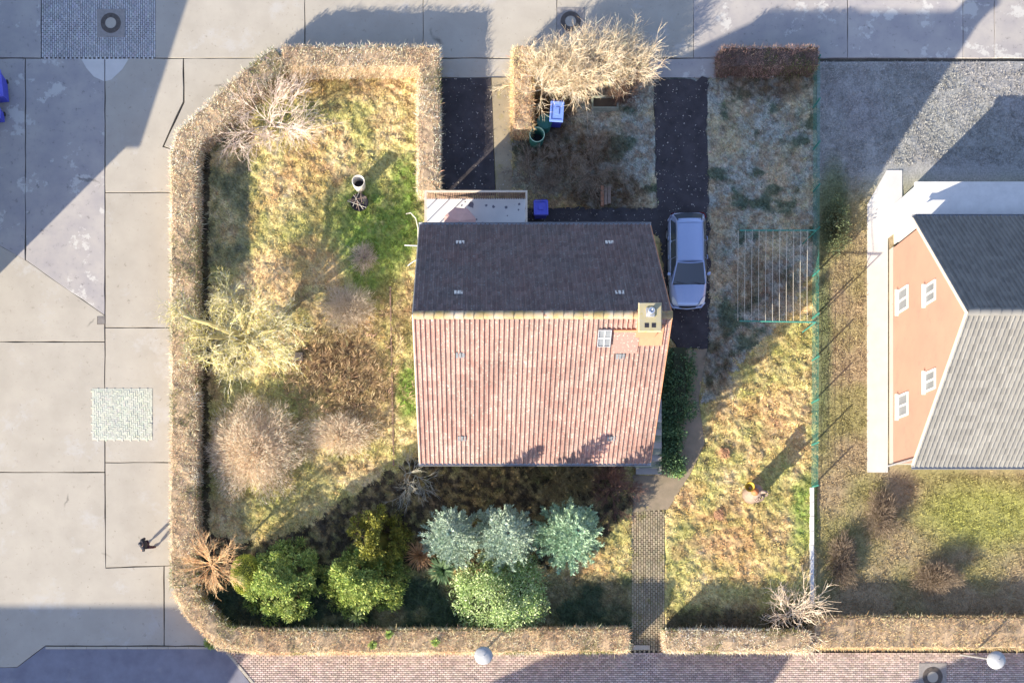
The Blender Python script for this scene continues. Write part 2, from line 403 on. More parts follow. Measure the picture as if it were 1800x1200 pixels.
# front path of the house, dark driveway, left entry
MB().prism(gp([(1112, 834), (1150, 836), (1165, 812), (1192, 770), (1192, 616), (1243, 613), (1228, 700), (1238, 780), (1215, 830), (1174, 895), (1112, 900)]), -.1, .05).build('earth_path', M['earth'], None, kind='structure', label='trodden earth path bending round the corner of the house', cat='path')
path = bpy.data.objects.new('garden_path', None); C.objects.link(path); tag(path, 'mossy brick garden path from the gap in the hedge to the house', 'path', kind='structure')
PATH = gp([(1110, 1143), (1169, 1143), (1169, 896), (1110, 896)])
EARTH = [(1112, 834), (1150, 836), (1165, 812), (1192, 770), (1192, 616), (1243, 613), (1228, 700), (1238, 780), (1215, 830), (1174, 895), (1112, 900)]
pavers(MB(), PATH, .115, .2, .016, .055, vert=True, tone=(.75, 1.15), jz=.005).build('paving_stones', M['paver_path'], path, kind='stuff')
MB().prism(gp([(1113, 1133), (1142, 1133), (1142, 1141), (1113, 1141)]), -.05, .09, bevel=.01).build('threshold', M['concrete'], path)
DRIVE = [(1148, 138), (1243, 138), (1246, 560), (1244, 612), (1192, 616), (1172, 585), (1160, 420), (1130, 400), (925, 400), (925, 366), (1155, 366)]
MB().prism(gp(rough(DRIVE)), -.1, .06).build('driveway', M['driveway'], None, kind='structure', label='dark driveway strewn with pale leaf specks beside the house', cat='driveway')
ENTRY = [(774, 138), (898, 138), (898, 345), (774, 345)]
MB().prism(gp([(864, 138), (900, 138), (900, 345), (872, 345)]), -.1, .06).build('entry_sunlit_strip', M['paver_path'], None, kind='structure', label='right strip of the entry, sunlight painted as paler paving', cat='path')  # sunlit part of the entry, painted with a paler material
MB().prism(gp([(774, 138), (863, 138), (866, 200), (868, 270), (871, 345), (774, 345)]), -.1, .055).build('entry_yard', M['driveway'], None, kind='structure', label='paved entry between the two hedges at top, its shade painted dark', cat='yard')  # dark driveway material paints the shade between the hedges

# ------------------------------------------------------------------ lawn: one sheet, real relief, plus real blades
STRAW = np.array([.64, .51, .245]); PALE = np.array([.72, .58, .35]); GREEN = np.array([.20, .29, .06]); OLIVE = np.array([.40, .39, .13])
BROWN = np.array([.24, .155, .085]); SOIL_SHADE = np.array([.04, .032, .022]); FROST = np.array([.40, .42, .37]); ORNG = np.array([.46, .27, .13]); DGREEN = np.array([.035, .065, .038])
def blob(px, py, cx, cy, rx, ry, p=1.0):
    d = ((px - cx) / rx) ** 2 + ((py - cy) / ry) ** 2
    return np.clip(1.3 - d, 0, 1) ** p
def lawncol(px, py):
    x = px / K; y = py / K
    n1 = fbm(x * .9, y * .9, 3); n2 = fbm(x * 4.6, y * 4.6, 9); n3 = fbm(x * .45, y * .45, 21)
    def mx(c, d, w): return c * (1 - w[..., None]) + d * w[..., None]
    c = mx(np.broadcast_to(STRAW, px.shape + (3,)), PALE, np.clip((n2 - .5) * 4, 0, 1))
    c = mx(c, OLIVE, np.clip((n1 - .36) * 3, 0, .8))
    c = mx(c, BROWN * 1.3, np.clip((fbm(x * 1.7, y * 1.7, 63) - .56) * 6, 0, .55))
    c = mx(c, ORNG * 1.25, np.clip((n3 - .58) * 5, 0, .4))
    jit = .35 + 1.3 * n2
    for cx, cy, rx, ry, w in ((640, 390, 75, 75, .95), (715, 320, 30, 60, .8), (712, 400, 36, 70, .9), (655, 470, 60, 60, .85), (560, 380, 60, 60, .4), (500, 190, 60, 70, .45), (560, 150, 60, 30, .4),
                              (718, 690, 24, 60, 1), (720, 590, 18, 40, .7), (590, 690, 60, 30, .6), (520, 690, 50, 40, .6), (500, 850, 90, 45, .6), (470, 900, 60, 50, .5), (1345, 885, 40, 40, .6),
                              (1415, 900, 28, 70, .75), (1280, 1040, 90, 25, .4), (1185, 1050, 25, 40, .7), (1075, 920, 40, 60, .55), (1405, 590, 30, 40, .7), (1240, 1080, 60, 20, .5), (1380, 640, 40, 40, .4), (470, 440, 40, 60, .4)):
        c = mx(c, GREEN if w > .7 else OLIVE * .9, np.clip(blob(px, py, cx, cy, rx, ry) * w * jit, 0, 1))
    for cx, cy, rx, ry, w in ((600, 650, 95, 75, .9), (700, 540, 45, 70, .5), (560, 560, 80, 50, .3), (640, 730, 60, 50, .5)):
        c = mx(c, BROWN, np.clip(blob(px, py, cx, cy, rx, ry) * w * jit, 0, 1))
    for cx, cy, rx, ry, w in ((470, 500, 50, 60, .8), (1270, 800, 14, 14, .5), (1262, 905, 16, 14, .6), (1300, 950, 80, 80, .35), (590, 150, 150, 30, .4)):
        c = mx(c, PALE * (1.05, .93, .85) if cx == 470 else ORNG * 1.1, np.clip(blob(px, py, cx, cy, rx, ry) * w * jit, 0, 1))
    # frosty grey-green grass where the house keeps the sun away all winter
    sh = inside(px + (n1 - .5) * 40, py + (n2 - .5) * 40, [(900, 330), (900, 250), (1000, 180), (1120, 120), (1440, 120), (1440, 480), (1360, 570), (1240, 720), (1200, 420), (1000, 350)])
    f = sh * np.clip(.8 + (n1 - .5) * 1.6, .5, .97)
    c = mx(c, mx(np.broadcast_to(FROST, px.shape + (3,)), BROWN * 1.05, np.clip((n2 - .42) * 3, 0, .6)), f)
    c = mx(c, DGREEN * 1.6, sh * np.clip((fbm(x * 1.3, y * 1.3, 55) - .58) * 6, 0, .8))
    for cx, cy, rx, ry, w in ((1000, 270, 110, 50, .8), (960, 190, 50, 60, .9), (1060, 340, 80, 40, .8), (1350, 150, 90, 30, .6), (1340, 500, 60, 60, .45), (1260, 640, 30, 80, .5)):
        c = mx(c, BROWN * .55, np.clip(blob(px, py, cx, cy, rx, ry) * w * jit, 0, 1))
    # earth and leaf litter under shrubs and by the house, with painted-in shade
    bed = inside(px + (n1 - .5) * 50, py + (n2 - .5) * 30, [(345, 930), (420, 960), (520, 940), (640, 860), (740, 800), (1105, 815), (1105, 885), (1060, 960), (960, 1000), (800, 1000), (700, 1000), (600, 1080), (345, 1110)])
    c = mx(c, SOIL_SHADE * 1.4, bed * np.clip(.8 + (n2 - .5) * 2, .35, .97))
    c = mx(c, DGREEN, np.clip((py - 1000) / 20, 0, 1) * (px < 1110) * np.clip(.8 + (n1 - .5) * 1.5, .6, .95))  # dark green band paints the bottom hedge's shade onto the ground
    c = mx(c, np.array([.15, .16, .105]), inside(px, py, [(345, 230), (440, 250), (440, 470), (345, 470)]) * np.clip(.3 + (n1 - .5) * 3, 0, .8))  # shadow strip of the left hedge, painted as duller ground
    c = mx(c, SOIL_SHADE * 1.3, inside(px + (n2 - .5) * 16, py, [(330, 230), (368, 255), (368, 930), (362, 1050), (420, 1112), (330, 1120)]) * .9)  # soil at the hedge foot, also painting in its black shade
    c = mx(c, SOIL_SHADE * 1.6, (px > 1172) * np.clip((py - 1060 + (n2 - .5) * 30) / 25, 0, .85))  # soil tone that deepens the shade along the right bottom hedge
    return c
LP = [(335, 262), (488, 118), (1436, 118), (1436, 1132), (405, 1132), (335, 1040)]
HOUSE = [(750, 375), (918, 375), (918, 445), (1115, 445), (1115, 820), (755, 820)]
def openlawn(px, py, grow=0):
    m = inside(px, py, LP)
    for q in (ENTRY, DRIVE, HOUSE, EARTH, [(768, 90), (900, 90), (900, 140), (768, 140)], [(1140, 90), (1262, 90), (1262, 140), (1140, 140)]): m &= ~inside(px, py, q)
    wx = (px - NX) / K; wy = -(py - NY) / K
    return m & ~inside(wx, wy, PATH)
gx = np.arange(325, 1440, 2.4); gy = np.arange(105, 1136, 2.4)
PX, PY = np.meshgrid(gx, gy)
op = openlawn(PX, PY)
rel = (fbm(PX / K * 3.4, PY / K * 3.4, 5, 4) - .5) * .22
zz = np.where(op, .055 + rel, -.03); zz = np.where(op, np.maximum(zz, -.02), zz)
MB().grid(np.stack([(PX - NX) / K, -(PY - NY) / K, zz], -1)[:, ::-1] if False else np.stack([(PX - NX) / K, -(PY - NY) / K, zz], -1), np.clip(lawncol(PX, PY) * rng.uniform(.62, 1.3, PX.shape)[..., None], 0, .85)).build(
    'lawn', M['lawn'], None, True, kind='structure', label='patchy winter lawn inside the hedges', cat='lawn')
def blades(N, sel, lo, hi, wd, lean, cfun, tint=(.7, 1.3), k=5, spread=.05):
    px = rng.uniform(325, 1440, N); py = rng.uniform(105, 1136, N); ok = sel(px, py); px, py = px[ok], py[ok]; n = len(px)
    c = cfun(px, py) * rng.uniform(tint[0], tint[1], (n, 1)) * (1 + rng.normal(0, .05, (n, 3)))
    cl = rng.uniform(0, 2 * pi, n)
    P = np.c_[(px - NX) / K, -(py - NY) / K, np.full(n, .02)]
    z0 = .055 + (fbm(px / K * 3.4, py / K * 3.4, 5, 4) - .5) * .22; P[:, 2] = np.maximum(z0, -.02) - .01
    P = np.repeat(P, k, 0); c = np.clip(np.repeat(c, k, 0) * rng.uniform(.85, 1.15, (n * k, 1)), 0, .8); m = n * k
    P[:, :2] += rng.normal(0, spread, (m, 2))
    a = np.repeat(cl, k) + rng.normal(0, .7, m); el = np.abs(rng.normal(lean, .3, m)) + .08
    D = np.c_[np.cos(a) * np.cos(el), np.sin(a) * np.cos(el), np.sin(el)]
    U = np.c_[-np.sin(a), np.cos(a), rng.normal(0, .3, m)]
    return P, D, U, rng.uniform(lo, hi, m), rng.uniform(wd * .7, wd * 1.3, m), c
mb = MB()
mb.cards(*blades(60000, openlawn, .07, .16, .03, .35, lawncol, k=5, tint=(.6, 1.38)))
mb.build('grass', M['grass'], None, kind='stuff', label='tufts of dry winter grass on the lawn', cat='grass')
mb = MB()
DEAD = [(520, 600), (560, 560), (640, 570), (690, 620), (690, 720), (640, 740), (560, 740), (500, 690)]
mb.cards(*blades(22000, lambda a, b: inside(a + rng.normal(0, 30, a.shape), b + rng.normal(0, 30, a.shape), DEAD), .25, .5, .03, .7,
                 lambda a, b: np.array([.36, .27, .165]) * np.ones((len(a), 3)), k=6, tint=(.5, 1.5)))
mb.build('withered_plants', M['grass'], None, kind='stuff', label='mass of withered brown perennials in the left lawn', cat='dead plants')

lf = MB(); n = 3200; px = rng.uniform(775, 1250, n); py = rng.uniform(105, 780, n); ok = inside(px, py, DRIVE) | (inside(px, py, ENTRY) & (rng.random(n) < .8)); px, py = px[ok], py[ok]; n = len(px)
a = rng.uniform(0, 2 * pi, n); D = np.c_[np.cos(a), np.sin(a), rng.uniform(0, .3, n)]; U = np.c_[-np.sin(a), np.cos(a), rng.normal(0, .2, n)]
lf.cards(np.c_[(px - NX) / K, -(py - NY) / K, np.full(n, .07)], D, U, rng.uniform(.03, .09, n), rng.uniform(.025, .07, n), np.array([.48, .44, .40]) * rng.uniform(.15, 1.25, (n, 1)))
lf.build('fallen_leaves', M['grass'], None, kind='stuff', label='pale fallen leaves scattered over the dark driveway', cat='leaves')

# ------------------------------------------------------------------ hedges
def hedge(name, label, px_path, w, h, tan=(.85, .69, .50), core=(.38, .285, .19), green=.06, dens=620, group=None, lw=.016, wob=.085):
    P = np.array([G(x, y, h)[:2] for x, y in px_path]); o = P[0].copy()
    t = thing(name, label, 'hedge', (o[0], o[1], 0), 0, group); P = P - o
    tans = nrm(np.diff(P, axis=0)); nn = np.c_[-tans[:, 1], tans[:, 0]]
    pn = [nn[0]] + [(lambda m: m / max(np.dot(m, nn[i]), .4))(nrm(nn[i] + nn[i - 1])) for i in range(1, len(nn))] + [nn[-1]]
    core_mb = MB(); tw = MB(); prof = np.array([(-.5, 0), (-.52, .35), (-.5, .75), (-.47, .97), (-.25, 1), (0, 1.01), (.25, 1), (.47, .97), (.5, .75), (.52, .35), (.5, 0)])
    rows = []; seed = int(abs(o[0] * 31 + o[1] * 17))
    for i in range(len(P) - 1):
        L = np.linalg.norm(P[i + 1] - P[i]); n = max(2, int(L / .16))
        for u in np.arange(n + (i == len(P) - 2)) / n:
            rows.append((P[i] * (1 - u) + P[i + 1] * u, pn[i] * (1 - u) + pn[i + 1] * u))
    rows = [(rows[0][0] , rows[0][1] * .02)] + rows + [(rows[-1][0], rows[-1][1] * .02)]
    g = np.zeros((len(rows), len(prof), 3))
    for r, (c, d) in enumerate(rows):
        g[r, :, :2] = c + d[None] * prof[:, :1] * w * .9; g[r, :, 2] = prof[:, 1] * (h - .06)
    wn = fbm(g[..., 0] * 2.2 + g[..., 2], g[..., 1] * 2.2 - g[..., 2] * .7, seed, 3) - .5
    g[1:-1, :, 2] += (wn * wob * 2)[1:-1]; g[1:-1, :, 0] += rng.normal(0, wob * .35, g.shape[:2])[1:-1]; g[1:-1, :, 1] += rng.normal(0, wob * .35, g.shape[:2])[1:-1]
    core_mb.grid(g, np.array(core) * (0.7 + .6 * rng.random(g.shape[:2]))[..., None] * np.ones(3))
    core_mb.build('hedge_core', M['twig'], t)
    # trimmed twig ends all over the surface
    Ltot = sum(np.linalg.norm(P[i + 1] - P[i]) for i in range(len(P) - 1))
    for side, n in (('top', int(Ltot * w * dens)), ('l', int(Ltot * h * dens * .45)), ('r', int(Ltot * h * dens * .45)), ('end', int(2 * w * h * dens * .6))):
        seg = np.array([np.linalg.norm(P[i + 1] - P[i]) for i in range(len(P) - 1)])
        ii = rng.choice(len(seg), n, p=seg / seg.sum()); u = rng.random(n)[:, None]
        if side == 'end': e = rng.integers(0, 2, n); ii = np.where(e, len(seg) - 1, 0); u = e[:, None].astype(float)
        c = P[ii] * (1 - u) + P[ii + 1] * u; pnA = np.array(pn); d = pnA[ii] * (1 - u) + pnA[ii + 1] * u
        if side in ('top', 'end'): q = rng.uniform(-.5, .5, n)
        else: q = np.full(n, -.47 if side == 'l' else .47)
        xy = c + d * (q * w)[:, None]; z = np.full(n, h - .08) if side == 'top' else rng.uniform(.05, h - .04, n)
        z = z + (fbm(xy[:, 0] * 2.2, xy[:, 1] * 2.2, seed, 3) - .5) * wob * 2
        Q = np.c_[xy, z]
        D = rng.normal(0, .55, (n, 3))
        if side == 'top': D[:, 2] += .75
        elif side == 'end': D[:, :2] += tans[ii] * np.where(u > .5, 1, -1); D[:, 2] += .2
        else: D[:, :2] += d * (-1 if side == 'l' else 1); D[:, 2] += .35
        D = nrm(D); U = nrm(np.cross(D, rng.normal(0, 1, (n, 3))))
        tone = np.clip(.5 + 1.1 * fbm((xy[:, 0] + o[0]) * .8, (xy[:, 1] + o[1]) * .8, 40, 4), .6, 1.5)[:, None] * rng.uniform(.55, 1.4, (n, 1))
        col = np.clip(np.array(tan) * tone, 0, .85) * (1 + rng.normal(0, .06, (n, 3)))
        gm = (fbm((xy[:, 0] + o[0]) * .5, (xy[:, 1] + o[1]) * .5, 77, 3) > 1 - green * 5.2 + .0) & (rng.random(n) < .6) | (rng.random(n) < green * .6)
        col[gm] = np.array([.17, .20, .07]) * rng.uniform(.6, 1.5, (gm.sum(), 1))
        rd = rng.random(n) < .12; col[rd] *= (1.05, .78, .68)
        tw.cards(Q, D, U, np.where(rng.random(n) < .05, rng.uniform(.2, .42, n), rng.uniform(.06, .2, n)), rng.uniform(lw * .7, lw * 1.5, n), np.clip(col, 0, .85))
    tw.build('twigs', M['dry_twig'], t)
    return t
HG = 'clipped leafless hedges round the garden'
hedge('clipped_hedge', 'tan clipped hedge along the top street, turning down beside the dark entry', [(497, 98), (753, 98), (753, 215), (753, 333)], 1.06, 1.35, group=HG)
hedge('clipped_hedge', 'long tan clipped hedge along the left street with a slanting top left corner', [(492, 99), (455, 128), (330, 240), (321, 275), (322, 640), (321, 1030)], 1.27, 1.35, green=.10, group=HG)
hedge('clipped_hedge', 'reddish tan clipped hedge along the bottom footway, left of the garden path', [(321, 1032), (338, 1066), (392, 1122), (470, 1128), (800, 1127), (1106, 1125)], 1.16, 1.35, tan=(.85, .64, .43), green=.07, group=HG)
hedge('clipped_hedge', 'short tan clipped hedge along the footway, right of the garden path', [(1171, 1127), (1300, 1127), (1424, 1128)], 1.06, 1.35, group=HG)
hedge('clipped_hedge', 'short upright tan hedge right of the dark entry under the golden shrub', [(919, 81), (919, 226)], 1.0, 1.35, tan=(.84, .60, .35), green=.03, group=HG)
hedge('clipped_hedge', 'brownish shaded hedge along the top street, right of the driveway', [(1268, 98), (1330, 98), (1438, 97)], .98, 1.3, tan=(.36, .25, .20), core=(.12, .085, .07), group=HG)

# ------------------------------------------------------------------ shrubs and trees
def grow(s, d, L, r, levels, up=.0):
    """vectorised branching: returns arrays of segment ends, radii and level, plus tips"""
    out = []; tips = None
    for li, (nseg, nch, ang, lr, rr, wob, upl) in enumerate(levels):
        N = len(s); pts = [s]; ds = []
        dd = d.copy()
        for k in range(nseg):
            dd = nrm(dd + rng.normal(0, wob, (N, 3)) + np.array([0, 0, upl]))
            pts.append(pts[-1] + dd * (L / nseg)[:, None]); ds.append(dd)
            r0 = r * (1 - .55 * k / nseg); r1 = r * (1 - .55 * (k + 1) / nseg)
            out.append((pts[-2], pts[-1], r0, r1, np.full(N, li)))
        tips = (pts[-1], dd)
        if nch:
            n2 = N * nch; idx = np.repeat(np.arange(N), nch); tt = rng.uniform(.3, 1.0, n2) * nseg
            kk = np.minimum(tt.astype(int), nseg - 1); fr = (tt - kk)[:, None]
            pa = np.stack(pts, 0); da = np.stack(ds, 0)
            s2 = pa[kk, idx] * (1 - fr) + pa[kk + 1, idx] * fr; d0 = da[kk, idx]
            pr = nrm(np.cross(d0, rng.normal(0, 1, (n2, 3)))); a = rng.normal(ang, .2, n2)[:, None]
            d = nrm(d0 * np.cos(a) + pr * np.sin(a)); L = L[idx] * lr * rng.uniform(.7, 1.3, n2); r = np.maximum(r[idx] * rr, .0048); s = s2
    return [np.concatenate([o[i] for o in out]) for i in range(5)], tips
def fan(n, tilt, spread=.3, ecc=None):
    a = rng.uniform(0, 2 * pi, n) if n > 6 else np.arange(n) * 2 * pi / n + rng.normal(0, .3, n)
    e = np.clip(rng.normal(tilt, spread, n), .03, 1.5)
    d = np.c_[np.cos(a) * np.sin(e), np.sin(a) * np.sin(e), np.cos(e)]
    if ecc is not None: d = nrm(d * np.array(ecc))
    return d
def bare(name, label, cat, loc, stems, length, levels, r0, cols, tilt=.5, spread=.3, ecc=None, group=None, base_r=.15, sides=3, minz=.03, trunk=None, lean=None):
    t = thing(name, label, cat, (loc[0], loc[1], 0), 0, group)
    d = fan(stems, tilt, spread, ecc)
    if lean is not None: d = nrm(d + np.array(lean))
    s = np.c_[rng.normal(0, base_r, (stems, 2)), np.full(stems, 0.02)]
    if trunk:
        hgt, tr = trunk; s = np.c_[rng.normal(0, .04, (stems, 2)), rng.uniform(hgt * .6, hgt, stems)]
        MB().tube([(0, 0, -.05), (.02, .01, hgt * .5), (0, 0, hgt)], [tr * 1.3, tr, tr * .85], 9, col=np.array(cols[0]) * .7).build('trunk', M['twig'], t)
    (p0, p1, a, b, lv), tips = grow(s, d, length * rng.uniform(.75, 1.2, stems), np.full(stems, r0), levels)
    p0[:, 2] = np.maximum(p0[:, 2], minz); p1[:, 2] = np.maximum(p1[:, 2], minz)
    c = np.array(cols); pick = rng.integers(0, len(cols), len(p0))
    col = np.clip(c[pick] * rng.uniform(.75, 1.2, (len(p0), 1)), 0, .8)
    nl = len(levels); fine = lv >= nl - 1
    MB().segs(p0[~fine], p1[~fine], a[~fine], b[~fine], 4, col[~fine]).build('branches', M['twig'], t)
    MB().segs(p0[fine], p1[fine], a[fine], b[fine], sides, col[fine]).build('twigs', M['twig'], t)
    return t, tips
GOLD = [(.80, .64, .44), (.82, .68, .51), (.76, .57, .37), (.82, .72, .58)]
GS = 'golden bare shrubs beside the top street'
lv = [(4, 7, .5, .62, .55, .13, .05), (3, 6, .55, .6, .6, .16, .04), (3, 5, .6, .62, .65, .18, .02), (2, 0, .6, .5, .7, .18, .02)]
for (x, y, n, L, lab) in ((956, 160, 26, 1.35, 'golden bare shrub behind the light blue bin'), (1020, 150, 36, 1.5, 'broad golden bare shrub, middle one on the top street'), (1082, 134, 28, 1.3, 'golden bare shrub nearest the driveway mouth')):
    bare('bare_shrub', lab, 'shrub', G(x, y - 4), n, L, lv, .026, GOLD, .6, .3, (1.15, .85, 1), GS, lean=(0, .34, 0))
bare('bare_shrub', 'pinkish bare shrub by the slanting hedge at top left', 'shrub', G(482, 222), 15, 1.7,
     [(4, 6, .5, .62, .55, .14, .0), (3, 5, .55, .6, .6, .16, .0), (3, 4, .6, .6, .6, .18, 0), (2, 0, .6, .5, .6, .15, 0)], .026, [(.74, .60, .52), (.78, .66, .56), (.68, .54, .46)], .85, .35)
def old_tree(loc):
    t = thing('bare_tree', 'large bare tree with yellow lichen twigs leaning over the left hedge', 'tree', (loc[0], loc[1], 0))
    LC = np.array([(.70, .64, .44), (.66, .60, .20), (.70, .63, .36), (.56, .50, .16), (.76, .71, .56)])
    fork = np.array([.02, .03, 1.15])
    MB().tube([(0, 0, -.05), (.03, .02, .5), fork], [.30, .26, .25], 10, col=(.33, .29, .19)).build('trunk', M['twig'], t)
    P = []; D = []; Ln = []; big = MB()
    for v, r in (((-2.6, .6, 2.2), .13), ((.35, -.7, 1.9), .12), ((-2.1, -1.4, 1.4), .1), ((1.4, .4, 1.2), .09), ((-.5, 1.9, 1.9), .1), ((-2.5, -.2, 1.2), .09), ((.6, 1.0, 1.6), .08), ((1.2, -.9, .9), .07), ((2.1, .2, 1.5), .08), ((-.2, -1.9, 1.1), .07)):
        v = np.array(v); k = np.linspace(0, 1, 6)[:, None]; pts = fork + v * k + np.array([0, 0, .35]) * (4 * k * (1 - k)) + rng.normal(0, .04, (6, 3)) * k
        big.tube(pts, np.linspace(r * 1.7, .04, 6), 8, (.50, .43, .20))
        for q in rng.uniform(.35, 1, 9):
            P.append(fork + v * q + np.array([0, 0, .35]) * 4 * q * (1 - q)); d = nrm(v) + rng.normal(0, .55, 3); d[2] *= .7; D.append(nrm(d)); Ln.append(rng.uniform(.7, 1.3) * (1.15 - .4 * q))
    big.build('limbs', M['twig'], t)
    (p0, p1, a, b, lv_), _ = grow(np.array(P), np.array(D), np.array(Ln) * 1.05, np.full(len(P), .022), [(4, 6, .6, .6, .55, .17, .01), (4, 5, .65, .6, .6, .2, 0), (3, 2, .65, .65, .75, .22, 0), (2, 0, .6, .5, .7, .2, 0)])
    p0[:, 2] = np.maximum(p0[:, 2], .1); p1[:, 2] = np.maximum(p1[:, 2], .1)
    col = np.clip(LC[rng.integers(0, 5, len(p0))] * rng.uniform(.8, 1.25, (len(p0), 1)), 0, .85)
    MB().segs(p0, p1, a, b, 3, col).build('twigs', M['twig'], t)
old_tree(G(446, 606))
# dense round shrub
def twigball(name, label, loc, rx, ry, h, n, cols, wd=.012, ln=.3):
    t = thing(name, label, 'shrub', (loc[0], loc[1], 0))
    a = rng.uniform(0, 2 * pi, n); rr = np.sqrt(rng.random(n)); q = np.sqrt(np.maximum(0, 1 - rr ** 2))
    lump = .62 + .75 * fbm(np.cos(a) * rr * 3 + 9 + loc[0], np.sin(a) * rr * 3 + 9 + loc[1], 8)
    dirv = np.c_[np.cos(a) * rr * rx, np.sin(a) * rr * ry, (q * .8 + .1) * h] * lump[:, None]
    f = rng.uniform(.35, .95, n)[:, None]; P = dirv * f; D = nrm(nrm(dirv) + rng.normal(0, .55, (n, 3))); U = nrm(np.cross(D, rng.normal(0, 1, (n, 3))))
    c = np.array(cols)[rng.integers(0, len(cols), n)] * rng.uniform(.7, 1.2, (n, 1))
    MB().cards(P, D, U, rng.uniform(ln * .5, ln * 1.3, n), wd, np.clip(c * 1.3, 0, .85)).build('twigs', M['dry_twig'], t)
    st = 30; d = fan(st, .5, .3); MB().segs(np.zeros((st, 3)), d * h * .6, .02, .008, 4, np.array(cols[0]) * .7).build('stems', M['twig'], t)
    return t
PK = [(.66, .55, .42), (.63, .50, .37), (.66, .60, .48), (.60, .46, .35)]
twigball('round_shrub', 'broad dense tan shrub, round and leafless, inside the left hedge', G(446, 793), 2.6, 2.55, 1.3, 28000, PK, .016)
twigball('round_shrub', 'low pale tan shrub between the round shrub and the house', G(600, 765), 2.0, 1.2, .6, 8000, PK, .014)
twigball('round_shrub', 'low grey bare shrub left of the house near its ridge', G(612, 545), 1.5, 1.3, .9, 7500, [(.50, .43, .34), (.44, .38, .31)], .01, .34)
twigball('round_shrub', 'small greyish pink shrub on green grass left of the dark roof', G(640, 455), .7, .8, .6, 2200, [(.50, .40, .36), (.42, .38, .30)], .011, .3)
bare('bare_shrub', 'grey green shrub at the lower left corner of the roof', 'shrub', G(726, 838), 12, 1.0,
     [(4, 5, .5, .6, .6, .12, .0), (3, 6, .5, .6, .6, .14, 0), (3, 0, .5, .6, .6, .15, 0)], .02, [(.40, .40, .34), (.46, .42, .34), (.34, .36, .30)], .9, .35)
OR = [(.82, .52, .28), (.84, .60, .37), (.76, .45, .23)]
t, _ = bare('bare_conifer', 'orange brown leafless conifer sapling by the lower left hedge', 'tree', G(388, 992), 46, 1.15,
            [(4, 7, .5, .42, .5, .07, .02), (3, 5, .5, .5, .6, .1, 0), (2, 0, .5, .5, .6, .1, 0)], .014, OR, 1.2, .25, trunk=(2.1, .05))
bare('bare_shrub', 'cream bare shrub with thick twigs in the bottom right corner of the garden', 'shrub', G(1392, 1080), 18, 1.55,
     [(4, 6, .5, .5, .6, .14, .0), (3, 5, .6, .6, .65, .18, 0), (3, 0, .6, .6, .6, .18, 0)], .026, [(.78, .66, .53), (.72, .58, .45)], .6, .3)
SHB = [(.26, .20, .15), (.22, .17, .13), (.30, .25, .19)]
SB = 'brown bare shrubs between the terrace and the top hedge'
for (x, y, n, L, lab) in ((938, 318, 10, 1.0, 'brown bare shrub beside the terrace corner, leftmost of the row'), (988, 312, 10, 1.05, 'brown bare shrub in the middle of the shaded row'), (1036, 308, 10, 1.05, 'brown bare shrub next to the plank stack')):
    bare('bare_shrub', lab, 'shrub', G(x, y), n, L, [(4, 6, .5, .6, .6, .14, .0), (3, 6, .55, .6, .6, .16, 0), (3, 4, .6, .6, .6, .18, 0), (2, 0, .6, .5, .6, .15, 0)], .022, SHB, .8, .35, None, SB)
bare('bare_shrub', 'dark brown twiggy shrub beside the stone trough', 'shrub', G(1098, 172), 10, .9, lv[:3] + [(2, 0, .6, .5, .6, .15, 0)], .018, [(.14, .09, .07), (.18, .12, .09)], .7, .35)
for (x, y, lab) in ((985, 848, 'olive brown bare shrub under the middle of the front eaves'), (1075, 858, 'reddish brown bare shrub under the front eaves near the steps')):
    bare('bare_shrub', lab, 'shrub', G(x, y), 12, 1.1, lv[:3] + [(2, 0, .6, .5, .6, .15, 0)], .02, [(.28, .24, .13), (.22, .18, .10)] if x < 1000 else [(.24, .14, .11), (.18, .11, .09)], .75, .35)

def leafcloud(mb, cen, rad, n, size, cols, wd=.5, shell=.35, up=.2, flat=1.0):
    d = nrm(rng.normal(0, 1, (n, 3))); f = rng.uniform(1 - shell, 1.05, n)[:, None]
    P = np.array(cen) + d * f * np.array(rad); P[:, 2] = np.maximum(P[:, 2], .05)
    D = nrm(d + rng.normal(0, .6, (n, 3)) + (0, 0, up)); U = nrm(np.cross(D, rng.normal(0, 1, (n, 3))))
    c = np.array(cols)[rng.integers(0, len(cols), n)] * rng.uniform(.7, 1.3, (n, 1))
    L = rng.uniform(size * .6, size * 1.3, n); mb.cards(P, D, U, L, L * wd, np.clip(c, 0, .8))
def clumped(name, label, cat, loc, rx, ry, h, nclump, cr, nleaf, size, cols, wd=.5, group=None, trunk=.09, z0=.35, core=None, shape=None, keep=None):
    """crown of many leaf clumps on an uneven volume, with gaps between them"""
    t = thing(name, label, cat, (loc[0], loc[1], 0), 0, group); mb = MB(); k = 0
    cen = []
    while k < nclump:
        d = nrm(rng.normal(0, 1, 3)); f = rng.uniform(.55, 1) ** .5
        z = h * .5 + d[2] * h * .5 * f * .9
        prof = 1.0 if shape is None else shape(z / h)
        p = np.array([d[0] * f * rx * prof, d[1] * f * ry * prof, max(z, z0)])
        if keep is not None and not keep(p): continue
        c0 = np.array(cols) * random.uniform(.72, 1.25); r = cr * random.uniform(.65, 1.3)
        leafcloud(mb, p, (r, r, r * .8), nleaf, size, c0, wd, .6); cen.append(p); k += 1
    mb.build('foliage', M['leaf'], t)
    cen = np.array(cen); tr = MB(); tr.tube([(0, 0, -.05), (.03, 0, h * .45), (0, .02, h * .8)], [trunk, trunk * .8, trunk * .35], 8, col=(.16, .11, .08))
    st = np.c_[np.zeros((len(cen), 2)), np.minimum(cen[:, 2] * .55 + .1, h * .7)]
    tr.segs(st, cen, trunk * .2, trunk * .08, 4, (.06, .06, .03)); tr.build('trunk', M['twig'], t)
    return t
YW = 'yellow green conifers in the lower left bed'
YC = [(.23, .32, .075), (.33, .40, .10), (.15, .23, .07), (.40, .45, .13)]
